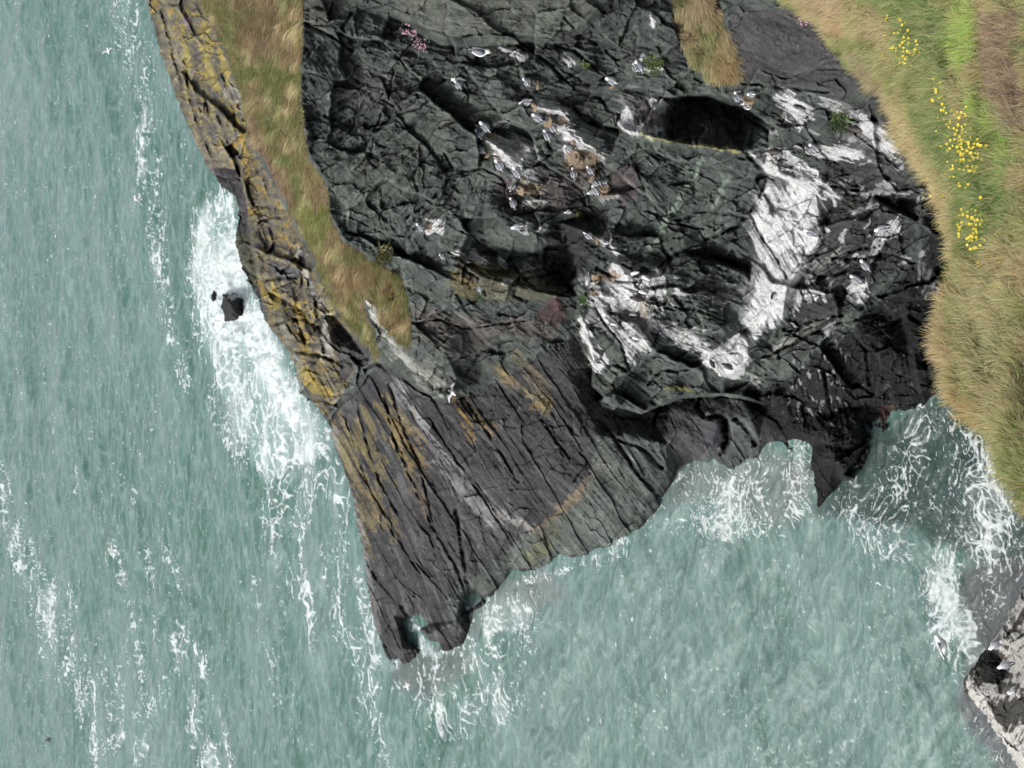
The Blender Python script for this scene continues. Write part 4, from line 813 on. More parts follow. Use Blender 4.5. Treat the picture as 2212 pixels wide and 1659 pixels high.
def fs2(P): Q = P.copy(); Q[:, 1] -= .4; Q[:, 2] -= 3.0; return Q
def fs3(P): Q = P.copy(); Q[:, 1] -= 1.6; Q[:, 2] = np.minimum(Q[:, 2] - 14., 12.); return Q
def fs4(P): Q = P.copy(); Q[:, 1] -= 2.5; Q[:, 2] = -2.; return Q
MSOIL = bpy.data.materials.new('turf'); MSOIL = MROCK
bank = grid_mesh('grass_bank', PF, fmask, MROCK, FC * .7, skirt=[fs1, fs2, fs3, fs4]); tag(bank, kind='structure')

# ------------------------------------------------------------------ grass blades as one mesh per stand
def normals(P):
    dx = np.gradient(P, axis=1); dy = np.gradient(P, axis=0); n = np.cross(dy, dx); n /= np.linalg.norm(n, axis=-1, keepdims=True) + 1e-9
    tc = C0 - P; s = np.sign((n * tc).sum(-1, keepdims=True)); return n * s
def blades(name, cv, P, mask, Cmap, n, Lf, Wf, lean, seed, jit=.25, bright=1.0, dens=None, label=None, bend=1.0):
    r = np.random.default_rng(seed); Nn = normals(P)
    # area weighting so that near and far turf are equally thick per picture area
    I, J = np.nonzero(mask[:-1, :-1]); 
    if dens is not None:
        p = dens[I, J]; p = p / p.sum(); k = r.choice(len(I), n, p=p)
    else: k = r.integers(0, len(I), n)
    fi = I[k] + r.random(n); fj = J[k] + r.random(n); x = cv.x0 + fj * cv.st; y = cv.y0 + fi * cv.st
    B = cv.samp(P, x, y); Nm = cv.samp(Nn, x, y); col = cv.samp(Cmap, x, y)
    a = lean(x, y, r, n)                               # lean direction in world
    L = Lf(x, y, r, n)[:, None]; Wd = Wf(x, y, r, n)[:, None]
    up = Nm * .35 + np.array([0, 0, .75]); up /= np.linalg.norm(up, axis=1, keepdims=True)
    tc = C0 - B; tc /= np.linalg.norm(tc, axis=1, keepdims=True)
    pts_ = []; prev = B - up * .03; dirv = up * .9 + a * .45 * bend
    segs = 3
    side = None; vs = []
    for s in range(segs + 1):
        if s > 0:
            dirv = dirv * .55 + a * (.30 + .26 * s) * bend + up * .45 * (1 - bend) + np.array([0, 0, -.10 * s * bend]); dirv /= np.linalg.norm(dirv, axis=1, keepdims=True)
            prev = prev + dirv * L / segs
        sd_ = np.cross(dirv, tc); sd_ /= np.linalg.norm(sd_, axis=1, keepdims=True) + 1e-9
        wv = Wd * (1 - (s / segs) ** 1.5 * .9)
        vs.append(prev - sd_ * wv / 2); vs.append(prev + sd_ * wv / 2)
    V = np.stack(vs, 1); m_ = 2 * (segs + 1); V = V.reshape(-1, 3)
    base = (np.arange(n) * m_)[:, None]; Fq = np.concatenate([base + np.array([2 * s, 2 * s + 1, 2 * s + 3, 2 * s + 2]) for s in range(segs)])
    cj = col * (1 + jit * r.standard_normal((n, 1))) * (1 + .10 * r.standard_normal((n, 3))) * bright; straw = r.random(n) < .26
    cj[straw] = cj[straw] * .35 + np.array([.58, .49, .30]) * .65
    cj = np.clip(cj, .02, .75); cv_ = np.repeat(cj[:, None, :], m_, 1); tipf = np.repeat(np.linspace(.62, 1.2, segs + 1), 2)[None, :, None]; cv_ = np.clip(cv_ * tipf, 0, .8).reshape(-1, 3)  # shade at the blade foot painted in, paler straw tips
    o = mesh_np(name, V, Fq, MLEAF, cv_, smooth=True); tag(o, label, 'grass', kind='stuff'); return o
def fg_lean(x, y, r, n):
    # combed towards the edge of the cliff and down, in swirling tufts
    t = 1.6 * fbm2(x / 70, y / 70, 900, 3) + 1.2 * fbm2(x / 22, y / 22, 901, 2) + r.normal(0, .9, n)
    ang = math.radians(125) + t; return np.stack([np.cos(ang), np.sin(ang), -.15 + 0 * x], 1)
dmask = fmask
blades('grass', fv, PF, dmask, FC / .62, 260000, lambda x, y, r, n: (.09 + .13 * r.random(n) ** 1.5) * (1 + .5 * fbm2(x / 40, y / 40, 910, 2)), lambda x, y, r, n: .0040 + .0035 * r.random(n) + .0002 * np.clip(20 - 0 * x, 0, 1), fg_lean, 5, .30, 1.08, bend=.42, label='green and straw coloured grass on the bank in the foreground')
hm = (R_grassA > .5) & mask
hm = hm & (X > 380)
GC = np.empty(hv.sh + (3,)); GC[:] = (.30, .255, .125)
GC = mixc(GC, sst(-.05, .4, nA), (.19, .22, .075)); GC = mixc(GC, sst(.05, .45, -nA), (.36, .28, .16)); GC = mixc(GC, sst(.1, .5, nB), (.40, .34, .18), .6)
def gpaint(s, c, soft=16, k=.85):
    W_, m = hv.poly(pts(s), soft); m = (np.clip(m + .4 * nB[W_] * (m > .05), 0, 1) * k)[..., None]; GC[W_] = GC[W_] * (1 - m) + np.array(c) * m
gpaint("500,-60 600,-60 620,60 560,120 500,60", (.24, .17, .10)); gpaint("520,200 570,300 630,400 660,480 620,440 560,330", (.27, .18, .125)); gpaint("640,420 700,450 712,500 690,540 650,470", (.25, .29, .08))
gpaint("690,540 760,560 820,600 780,640 720,600", (.33, .22, .13), 18, .7); gpaint("830,600 872,640 880,700 840,680", (.30, .24, .12)); gpaint("770,700 790,690 815,745 800,760", (.2, .25, .07)); gpaint("430,0 470,60 500,140 520,220 490,180 440,60", (.25, .26, .10))
gpaint("600,20 650,60 650,160 610,100", (.42, .33, .18)); gpaint("560,150 600,150 620,230 580,220", (.17, .21, .07)); gpaint("1440,-60 1540,-60 1570,40 1550,60 1500,40", (.32, .24, .14)); gpaint("1460,60 1520,150 1500,140 1470,100", (.17, .2, .07)); gpaint("1530,100 1580,120 1590,165 1550,165", (.34, .22, .10))
def hl_lean(x, y, r, n):
    t = 1.6 * fbm2(x / 40, y / 40, 930, 3) + r.normal(0, .35, n); ang = math.radians(-150) + t
    return np.stack([np.cos(ang), np.sin(ang), -.25 + 0 * x], 1)
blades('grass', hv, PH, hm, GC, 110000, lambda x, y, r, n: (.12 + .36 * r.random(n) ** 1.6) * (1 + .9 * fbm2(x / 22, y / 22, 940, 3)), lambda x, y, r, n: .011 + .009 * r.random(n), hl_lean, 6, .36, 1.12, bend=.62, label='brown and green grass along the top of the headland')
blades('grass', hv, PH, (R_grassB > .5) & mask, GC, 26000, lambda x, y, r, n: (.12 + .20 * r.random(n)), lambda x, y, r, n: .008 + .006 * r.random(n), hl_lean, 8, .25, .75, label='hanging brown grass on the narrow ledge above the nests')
#PART2
# ================================================================== ROCKS STANDING APART
def boulder(name, outline, x0, x1, y0, y1, zc_fn, seed, colfn, st=1.6, offk=1.0, fc=(60, 22, 9), th=60):
    cv = Canvas(x0, x1, y0, y1, st); P_ = pts(outline)
    W_, m0 = cv.poly(P_, 1.0); cv.warp(6, 1 / 14, seed)
    W_, m = cv.poly(P_, 1.0); mk = cv.full((W_, m)) > .5
    zc = zc_fn(cv.X, cv.Y)
    if isinstance(zc, list): zc = 1 / blur(fill_nan(tin(cv, zc)), 1.5)
    g1, q1 = facets(cv.WX, cv.WY, fc[0], seed, th, 1.6, 1.6); g2, q2 = facets(cv.WX, cv.WY, fc[1], seed + 9, th, 1.8, 1.6); g3, q3 = facets(cv.WX, cv.WY, fc[2], seed + 19, th, 2.2, 1.8)
    off = .8 * g1 + .4 * g2 + .16 * g3 + .2 * np.exp(-(q1 / .06) ** 2) + .1 * np.exp(-(q2 / .08) ** 2) + .2 * fbm2(cv.X / 30, cv.Y / 30, seed + 31, 4)
    P = unproj(cv.X, cv.Y, zc + off * offk)
    c = colfn(cv, g1, g2, g3)
    def a1(P): return P + np.array([0, .5, -.8])
    def a2(P): Q = P.copy(); Q[:, 1] += 1.0; Q[:, 2] = np.minimum(Q[:, 2] - 2.5, -1.5); return Q
    return grid_mesh(name, P, mk, MROCK, np.clip(c, .012, .8), skirt=[a1, a2])
# guano covered stack in the near corner of the cove
def z_stack(X_, Y_):
    return ["2080,1440,z2.4 2100,1500,z2.6 2130,1540,z2.8 2160,1590,z3 2200,1650,z3 2260,1740,z3", "2128,1405,z0.6 2140,1400,z2.0 2165,1420,z2.6 2180,1450,z3.2 2190,1480,z3.6 2240,1530,z4", "2118,1440,z2.6 2150,1500,z3.4 2190,1560,z4.2 2260,1640,z5",
            "2260,1220,z3 2212,1260,z4.2 2195,1300,z4.8 2165,1350,z5.2 2145,1396,z5.4 2165,1420,z5.2 2180,1450,z5.4 2200,1490,z5.6 2215,1520,z5.6 2260,1560,z6", "2240,1300,z6.5 2200,1380,z6.2 2230,1450,z6.8 2280,1400,z8",
            "2060,1380,z-1 2060,1500,z0 | 2140,1700,z0 | 2300,1800,z2 | 2300,1180,z3 | 2180,1240,z2 | 2120,1340,z2"]
def c_stack(cv, g1, g2, g3):
    n = fbm2(cv.X / 12, cv.Y / 12, 77, 4); n2 = fbm2((cv.X * .5 - cv.Y * .87) / 30, (cv.X * .87 + cv.Y * .5) / 5, 78, 3)
    C_ = np.empty(cv.sh + (3,)); C_[:] = (.085, .080, .070)
    def gp(s, soft, k, am, st_):
        W_, m = cv.poly(pts(s), soft); v = sst(.48, .72, m + am * n[W_] * (m > .02) + st_ * n2[W_] * (m > .02)) * k; C_[W_] = C_[W_] * (1 - v[..., None]) + np.array((.70, .68, .64)) * v[..., None]
    gp("2260,1220 2212,1255 2193,1300 2160,1350 2140,1395 2158,1410 2180,1370 2205,1320 2225,1290 2260,1280", 8, .95, .5, .3); gp("2165,1395 2200,1350 2260,1330 2260,1560 2215,1510 2180,1450", 14, .75, .9, .7)
    gp("2078,1435 2100,1430 2110,1480 2150,1550 2200,1620 2260,1700 2260,1740 2200,1680 2150,1600 2120,1545 2090,1500", 6, .95, .35, .2)
    gp("2095,1480 2180,1465 2215,1500 2160,1510 2110,1525", 10, .8, .4, .9); gp("2150,1600 2200,1560 2260,1580 2260,1680 2180,1640", 12, .85, .4, .9)
    W_, m = cv.poly(pts("2118,1442 2135,1405 2150,1400 2175,1450 2165,1475 2120,1478"), 6); v = sst(.35, .65, m)[..., None]; C_[W_] = C_[W_] * (1 - v) + np.array((.035, .032, .030)) * v
    return C_ * (1 + .12 * n[..., None])
o = boulder('sea_stack', "2290,1180 2214,1242 2196,1298 2162,1350 2142,1394 2128,1404 2118,1420 2094,1458 2080,1480 2084,1500 2104,1515 2124,1545 2158,1592 2190,1645 2240,1720 2290,1780 2330,1780 2330,1180", 2060, 2320, 1170, 1790, z_stack, 61, c_stack, st=1.7, offk=.55)
tag(o, 'dark rock stack streaked with thick white guano standing in the near corner of the cove', 'rock')
# black rocks awash in the surf
def z_surf(l): return lambda X_, Y_: l
dark = lambda cv, a, b, c: np.ones(cv.sh + (3,)) * np.array((.035, .033, .036)) * (1 + .3 * fbm2(cv.X / 8, cv.Y / 8, 3, 3)[..., None])
def dark_wash(cv, a, b, c):
    C_ = dark(cv, a, b, c); n = fbm2(cv.X / 6, cv.Y / 10, 9, 4); W_, m = cv.poly(pts("480,620 520,625 518,650 490,650"), 8); v = (sst(.4, .7, m * .7 + .5 * n[W_]))[..., None]; C_[W_] = C_[W_] * (1 - v) + .5 * v; return C_
o = boulder('sea_rock', "480,632 492,640 505,632 514,648 516,665 508,672 512,682 500,700 490,706 484,690 478,665", 460, 540, 615, 725, z_surf(["470,620,z-.4 495,622,z.3 530,630,z-.3", "490,650,z1.5 500,660,z1.6 498,680,z1.2 488,695,z.4", "465,700,z-.5 530,700,z-.5 495,715,z-.4"]), 91, dark_wash, st=1.0, offk=.4, fc=(20, 9, 4))
tag(o, 'black wet rock with foam pouring over it in the middle of the surf', 'rock')
o = boulder('sea_rock', "458,628 464,622 467,640 463,655 457,662 453,648", 440, 480, 610, 675, z_surf(["445,612,z-.4 475,612,z-.4", "460,640,z.8 461,650,z.7", "445,670,z-.4 475,670,z-.4"]), 95, dark, st=1.0, offk=.3, fc=(14, 7, 4))
tag(o, 'small black rock just showing in the foam on the seaward side of the bigger one', 'rock')

# ================================================================== BIRDS
MW = flat_mat('white_feather', (.78, .78, .78), .7, .06); MG = flat_mat('grey_feather', (.20, .21, .235), .7, .10); MPG = flat_mat('pale_grey_feather', (.40, .41, .43), .7, .08)
MB = flat_mat('black_feather', (.018, .017, .018), .6, .2); MBR = flat_mat('dark_brown_feather', (.030, .024, .022), .6, .2); MY = flat_mat('yellow_beak', (.62, .50, .10), .4, .05)
def loft(sections, nseg=12):
    """sections: (x, z, half width, half height) along the body -> verts, quads"""
    V = []; Fc = []
    for (x, z, a, b) in sections:
        for k in range(nseg):
            t = 2 * math.pi * k / nseg; V.append((x, a * math.cos(t), z + b * math.sin(t)))
    for s in range(len(sections) - 1):
        for k in range(nseg):
            k2 = (k + 1) % nseg; Fc.append((s * nseg + k, (s + 1) * nseg + k, (s + 1) * nseg + k2, s * nseg + k2))
    for s, flip in ((0, 0), (len(sections) - 1, 1)):
        c = len(V); V.append((sections[s][0], 0, sections[s][1]))
        for k in range(nseg):
            k2 = (k + 1) % nseg; Fc.append((c, s * nseg + k2, s * nseg + k) if flip else (c, s * nseg + k, s * nseg + k2))
    return V, Fc
def mesh_py(name, V, Fc, mat):
    me = bpy.data.meshes.new(name); me.from_pydata(V, [], Fc); me.materials.append(mat)
    for p in me.polygons: p.use_smooth = True
    me.update(); return me
def part(name, me, parent, label=None):
    o = bpy.data.objects.new(name, me); COL.objects.link(o); o.parent = parent
    if label: o['label'] = label
    return o
def wing_shell(name, outline, th, zfun, mat):
    """thin feathered shell from an outline of (x, y), curved over the back by zfun"""
    n = len(outline); V = [(x, y, zfun(x, y) + th) for x, y in outline] + [(x, y, zfun(x, y)) for x, y in outline]
    cx = sum(p[0] for p in outline) / n; cy = sum(p[1] for p in outline) / n
    V += [(cx, cy, zfun(cx, cy) + th * 1.6), (cx, cy, zfun(cx, cy))]
    Fc = []
    for k in range(n):
        k2 = (k + 1) % n; Fc += [(2 * n, k, k2), (2 * n + 1, n + k2, n + k), (k, n + k, n + k2, k2)]
    return mesh_py(name, V, Fc, mat)
# unit birds: body 1 long, x forward (tail 0 -> head 1), z is the back
KB = loft([(0.00, .06, .05, .012), (0.10, .06, .06, .022), (0.22, .05, .10, .08), (0.38, .03, .155, .14), (.55, .02, .175, .165), (.70, .04, .145, .15), (.80, .09, .095, .11), (.87, .13, .085, .09), (.94, .135, .075, .075), (.985, .12, .045, .045), (1.0, .115, .01, .01)])
body_g = mesh_py('gull_body', *KB, MW)
body_a = mesh_py('auk_body', *loft([(0.00, .0, .03, .02), (0.10, .0, .08, .06), (0.3, 0, .13, .12), (.5, 0, .145, .14), (.66, .01, .12, .12), (.76, .02, .07, .075), (.84, .03, .068, .07), (.92, .035, .05, .052), (.95, .03, .02, .022)]), MW)
back_z = lambda x, y: .03 + .165 * math.sqrt(max(0.0, 1 - min(1, (y / .20) ** 2))) * max(.25, 1 - ((x - .52) / .62) ** 2)
wL = [(.74, .03), (.76, .10), (.68, .165), (.50, .19), (.34, .165), (.20, .11), (.13, .05), (.30, .01), (.55, .0)]
wing_l = wing_shell('wing', wL, .02, back_z, MG); wing_r = wing_shell('wing', [(x, -y) for x, y in reversed(wL)], .02, back_z, MG)
tL = [(.22, .10), (.26, .05), (.10, .025), (-.07, .02), (-.04, .045), (.08, .085)]
tip_l = wing_shell('wing_tip', tL, .018, lambda x, y: .10, MB); tip_r = wing_shell('wing_tip', [(x, -y) for x, y in reversed(tL)], .018, lambda x, y: .10, MB)
beak_g = mesh_py('beak', *loft([(.97, .115, .022, .022), (1.02, .105, .014, .016), (1.07, .09, .003, .004)], 8), MY)
beak_a = mesh_py('beak', *loft([(.92, .032, .022, .028), (.98, .03, .012, .02), (1.03, .025, .002, .004)], 8), MB)
def shell(mat, name, x0, x1, grow, lo=-.2):
    """the dark coat of an auk: the upper part of the body surface, slightly proud"""
    sec = [(0.00, .0, .03, .02), (0.10, .0, .08, .06), (0.3, 0, .13, .12), (.5, 0, .145, .14), (.66, .01, .12, .12), (.76, .02, .07, .075), (.84, .03, .068, .07), (.92, .035, .05, .052), (.955, .03, .02, .022)]
    V = []; Fc = []; n = 9; sec = [s for s in sec if x0 <= s[0] <= x1]
    for (x, z, a, b) in sec:
        full = x > .72
        for k in range(n):
            t0, t1 = (lo, math.pi - lo) if not full else (-math.pi / 2, 1.5 * math.pi)
            t = t0 + (t1 - t0) * k / (n - 1); V.append((x, (a + grow) * math.cos(t), z + (b + grow) * math.sin(t)))
    for s in range(len(sec) - 1):
        for k in range(n - 1): Fc.append((s * n + k, (s + 1) * n + k, (s + 1) * n + k + 1, s * n + k + 1))
    Fc.append(tuple(range((len(sec) - 1) * n, len(sec) * n))); return mesh_py(name, V, Fc, mat)
coat_a = shell(MBR, 'dark_back', 0, 1, .008); 
def root(name, label, cat, group): 
    o = bpy.data.objects.new(name, None); COL.objects.link(o); o.empty_display_size = .1; tag(o, label, cat, group); return o
def build_gull(label, group='kittiwakes on the cliff'):
    r = root('seagull', label, 'seagull', group)
    part('body', body_g, r); part('beak', beak_g, r)
    for wm, tm in ((wing_l, tip_l), (wing_r, tip_r)): wo = part('wing', wm, r); part('wing_tip', tm, wo)
    return r
def build_auk(label, group='dark guillemots on the ledges'):
    r = root('guillemot', label, 'guillemot', group); part('body', body_a, r); part('dark_back', coat_a, r); part('beak', beak_a, r); return r
def copy_tree(o):
    c = o.copy(); COL.objects.link(c)
    for ch in o.children:
        d = ch.copy(); COL.objects.link(d); d.parent = c
        for g in ch.children: e = g.copy(); COL.objects.link(e); e.parent = d
    return c
def place(r, hx, hy, tx, ty, size, roll=0.0, lift=.14, zc=None, lean=1.0, backup=.55):
    """put the unit bird so that head and tail lie where the ledge is"""
    mxp, myp = (hx + tx) / 2, (hy + ty) / 2
    if zc is None: zc = float(min(hv.samp(ZCH, mxp, myp), hv.samp(ZCH, tx, ty) + .1)) - lift * 1.6
    size = size * 1.12
    if True:
        cxm, cym = (hx + tx) / 2, (hy + ty) / 2; hx, tx = cxm + (hx - cxm) * 1.12, cxm + (tx - cxm) * 1.12; hy, ty = cym + (hy - cym) * 1.12, cym + (ty - cym) * 1.12
    hd = unproj(hx, hy, zc); tl = unproj(tx, ty, zc); a = hd - tl; l = np.linalg.norm(a)
    if l < size * .97: a = a + FW * lean * math.sqrt(max(size ** 2 - l ** 2, 0)) * .8
    L = np.linalg.norm(a); a = a / L
    back = -FW * .75 + UP * backup; back = back - a * (back @ a); back /= np.linalg.norm(back)
    side = np.cross(back, a); cr, sr = math.cos(roll), math.sin(roll); b2 = back * cr + side * sr; s2 = np.cross(b2, a)
    s = max(L, size * .85) * (l / (L * 1.0)) ** 0 if True else size
    s = min(s, size * 1.25) * 1.1
    s2 = s2 * 1.3; b2 = b2 * 1.2
    c = (hd + tl) / 2; o = c - a * s * .5 - b2 * .04 * s
    r.matrix_world = Matrix(((a[0] * s, s2[0] * s, b2[0] * s, o[0]), (a[1] * s, s2[1] * s, b2[1] * s, o[1]), (a[2] * s, s2[2] * s, b2[2] * s, o[2]), (0, 0, 0, 1)))
    return r
GULLS = [
 (1056, 114, 1016, 109, .4, 'large grey backed gull stretched sideways at the foot of the wide grey overhang'),
 (979, 170, 1004, 175, 0, 'white headed gull, upper of two on bare rock below the wide grey overhang'), (986, 175, 997, 193, 0, 'grey gull hunched low under another on the bare rock of the open face'),
 (1135, 169, 1144, 187, .3, 'gull sitting on a small white mound near the top of the colony'), (1126, 223, 1148, 219, 0, 'gull facing straight up at the top left corner of the brown nest ledges'),
 (1154, 247, 1172, 263, 0, 'gull in front of the brown nests just above a tight trio'), (1190, 267, 1202, 287, 0, 'upper gull of two pressed together beside the brown nest ledge'),
 (1179, 281, 1188, 306, 0, 'lower gull of two pressed together with its wing tips over white guano'), (1040, 264, 1058, 285, 0, 'uppermost gull of three on the edge of the white streaked ledge'),
 (1031, 281, 1040, 300, 0, 'middle gull of three on the edge of the white streaked ledge'), (1029, 313, 1049, 331, .2, 'third gull down the edge of the white streaked ledge with another wing beneath it'),
 (1224, 315, 1235, 327, 0, 'small grey gull tucked behind a white boulder on the brown nest mound'), (1073, 346, 1086, 370, 0, 'gull with plain white tail on the brown edge below the three'),
 (1111, 361, 1125, 386, 0, 'gull on the lower end of the white streaked ledge with a black wing tip'), (1110, 391, 1103, 413, 0, 'gull with a grey nape mark tilted the other way from its neighbours'),
 (1105, 427, 1113, 451, 0, 'gull at the left of the round guano covered nest mound'), (1108, 491, 1130, 489, .3, 'gull with its white head bent down above a white splash'),
 (1222, 456, 1234, 459, .8, 'small round white gull in the dark recess'), (1240, 364, 1241, 388, 0, 'gull with raised grey wing at the mouth of the dark recess'),
 (1272, 360, 1282, 378, 0, 'gull at the top of the lower nest clump with brown straw beside it'), (1290, 383, 1299, 402, 0, 'gull in the middle of the crowded lower nest clump'),
 (1304, 378, 1311, 400, 0, 'rightmost gull of the crowded lower nest clump'), (1283, 391, 1291, 400, 0, 'gull mostly hidden behind its neighbours, only its white neck clear'),
 (1281, 399, 1294, 423, 0, 'gull with outstretched white neck at the left of the straw nest'), (1272, 416, 1284, 414, .5, 'lowest small gull of the crowded nest clump'),
 (1265, 501, 1280, 517, 0, 'gull at the tip of the beak shaped white ledge'), (1271, 615, 1272, 589, 0, 'gull with its round white head hanging down from the brown nest'),
 (1378, 133, 1388, 158, 0, 'large upper gull of a pair beside the green moss cushion'), (1374, 138, 1375, 155, 0, 'partner tucked behind the large gull beside the green moss cushion'),
 (1314, 167, 1333, 182, .3, 'gull crouching in a brown hollow on the rim of the long ledge'), (1594, 200, 1598, 224, 0, 'left gull of a pair with two white heads at the crack of the cave'),
 (1602, 200, 1601, 226, 0, 'right gull of a pair with two white heads at the crack of the cave'), (1613, 223, 1619, 235, 0, 'small gull in the crack under the straw nest'),
 (1621, 201, 1630, 206, .4, 'gull lying on the straw nest to the right of the cave'), (1746, 318, 1750, 333, 0, 'smaller gull of a pair above the streaked white ledge end'),
 (1755, 312, 1767, 330, 0, 'larger gull of a pair above the streaked white ledge end'), (1742, 497, 1763, 509, 0, 'dark grey gull on the fringe of the great white wall'),
 (1896, 497, 1918, 491, 0, 'gull at the top of the shadowed cove facing straight up'), (1864, 563, 1877, 585, 0, 'gull alone on a dark rib in the shadowed cove'),
 (1842, 596, 1860, 611, 0, 'gull above the round white patch in the shadowed cove'), (903, 483, 916, 501, .2, 'lone gull beside a small square nest high on the left of the face'),
 (1036, 611, 1039, 633, 0, 'lone gull on a green cushion on the ochre stained slab'), (953, 549, 960, 559, .5, 'tiny white gull half hidden at the foot of the grass'),
]
proto = None
for (hx, hy, tx, ty, rl, lab) in GULLS:
    if proto is None: g_ = proto = build_gull(lab)
    else: g_ = copy_tree(proto); g_['label'] = lab
    place(g_, hx, hy, tx, ty, .40 if abs(hx - tx) + abs(hy - ty) > 16 else .30, rl)
AUKS = [
 (1372, 251, 1376, 272, 0, 'black guillemot upright against the white patch beside the cave'), (1659, 325, 1681, 330, 0, 'dark guillemot lying at the upper edge of the white guano ledge'),
 (1684, 346, 1689, 356, .6, 'small dark guillemot in the middle of the white guano ledge'), (1714, 315, 1729, 325, 1.8, 'guillemot with a bright white flank at the end of the guano ledge'),
 (1836, 274, 1858, 283, 0, 'black guillemot on the green tuft beside the white streaked pyramid'), (1595, 718, 1612, 731, 0, 'dark guillemot on the white drip just above the lowest guano block'),
 (1534, 775, 1541, 793, 0, 'upright left guillemot of two on the lowest white block'), (1561, 786, 1580, 797, 0, 'slanting right guillemot of two on the lowest white block'),
 (1672, 632, 1665, 647, .9, 'guillemot with white breast on the fringed part of the white wall'), (1361, 593, 1379, 590, 2.6, 'white bellied guillemot stretched out, topmost of its huddle'),
 (1382, 594, 1403, 606, 2.4, 'white bellied guillemot in front of the leaning boulder'), (1380, 616, 1384, 604, 1.4, 'dark guillemot in the middle of the huddle with a narrow white flank'),
 (1394, 610, 1402, 620, 2.0, 'guillemot at the right of the huddle beside the white crack'), (1376, 628, 1396, 636, 2.3, 'guillemot with a white breast ringed by its dark back, lower in the huddle'),
 (1362, 643, 1390, 647, 0, 'brown backed guillemot lying lengthwise under the huddle'), (1354, 681, 1378, 684, 1.9, 'dark headed guillemot with white belly beside a black one'),
 (1376, 673, 1385, 691, 0, 'pure black guillemot beside the dark headed one with white belly'), (1317, 700, 1332, 704, 2.2, 'guillemot alone at the left, dark head and round white belly'),
 (1364, 729, 1380, 735, 2.2, 'lowest guillemot of the buttress, dark head and white belly'),
]
pa = None
for (hx, hy, tx, ty, rl, lab) in AUKS:
    if pa is None: g_ = pa = build_auk(lab)
    else: g_ = copy_tree(pa); g_['label'] = lab
    place(g_, hx, hy, tx, ty, .36 if abs(hx - tx) + abs(hy - ty) > 16 else .30, rl, lift=.12)
# gulls on the stack, seen against the sea
for (hx, hy, tx, ty, zc, lab) in ((2139, 1400, 2163, 1381, 40.3, 'big pale gull on the white crest of the rock stack, topmost of three'), (2160, 1441, 2185, 1430, 40.6, 'middle one of three big pale gulls on the rock stack'), (2178, 1494, 2209, 1488, 40.2, 'lowest of three big pale gulls on the rock stack')):
    g_ = copy_tree(proto); g_['label'] = lab; g_['group'] = 'gulls on the rock stack'; place(g_, hx, hy, tx, ty, .42, .5, zc=zc)
    for ch in g_.children:
        if ch.name.startswith('wing'): pass
# birds on the wing
fw_o = [(.66, .03), (.72, .25), (.86, .52), (.74, .80), (.46, 1.12), (.40, 1.10), (.46, .80), (.48, .50), (.40, .25), (.34, .03)]
def fly_wing(sgn, mat, name, o_, fold):
    f = lambda x, y: .06 + (.22 * min(abs(y), .5) - .12 * max(0, abs(y) - .5)) * fold
    ol = [(x, sgn * y) for x, y in (o_ if sgn > 0 else list(reversed(o_)))]; return wing_shell(name, ol, .022, f, mat)
tips = [(.60, 1.0), (.46, 1.125), (.38, 1.115), (.44, .98)]
fwL = fly_wing(1, MPG, 'wing', fw_o, 1); fwR = fly_wing(-1, MPG, 'wing', fw_o, 1)
ftL = fly_wing(1, MB, 'wing_tip', [(x, y + .01) for x, y in tips], 1); ftR = fly_wing(-1, MB, 'wing_tip', [(x, y + .01) for x, y in tips], 1)
def build_flyer(lab):
    r = root('flying_seagull', lab, 'seagull', 'gulls flying over the sea'); part('body', body_g, r); part('beak', beak_g, r)
    for a, b in ((fwL, ftL), (fwR, ftR)): wo = part('wing', a, r); part('wing_tip', b, wo)
    return r
fl0 = None
FLY = [(233, 104, 235, 116, 92, 0, 'gull flying low near the lichen covered point'), (118, 503, 121, 513, 110, .9, 'gull with bent wings far out over open water'), (291, 424, 296, 434, 95, .6, 'gull turning over the foam line off the point'),
       (37, 800, 40, 806, 120, 1.0, 'farthest gull, far out over open water, wings bent down'), (880, 1476, 882, 1489, 62, .5, 'white gull flying over the foam below the tip of the slab'), (2030, 1374, 2039, 1418, 29, 1.15, 'large gull banking over the surf beside the rock stack'),
       (958, 1109, 962, 1115, 68, .3, 'tiny white gull skimming across the lower slab'), (974, 845, 981, 851, 58, .4, 'small white gull skimming under the pale lichen block'),        (104, 1595, 107, 1603, 100, .2, 'small dark bird flying over open water in the far lower corner')]
for (hx, hy, tx, ty, zc, rl, lab) in FLY:
    if fl0 is None: g_ = fl0 = build_flyer(lab)
    else: g_ = copy_tree(fl0); g_['label'] = lab
    sz = max(.40, math.hypot(hx - tx, hy - ty) * zc / F)
    place(g_, hx, hy, tx, ty, sz * 1.0, rl, zc=zc, lean=.3)
for ch in g_.children:
    ch.data = ch.data.copy(); ch.data.materials[0] = MBR
    for q in ch.children: q.data = q.data.copy(); q.data.materials[0] = MB
g_['category'] = 'bird'; g_.name = 'flying_bird'; del g_['group']

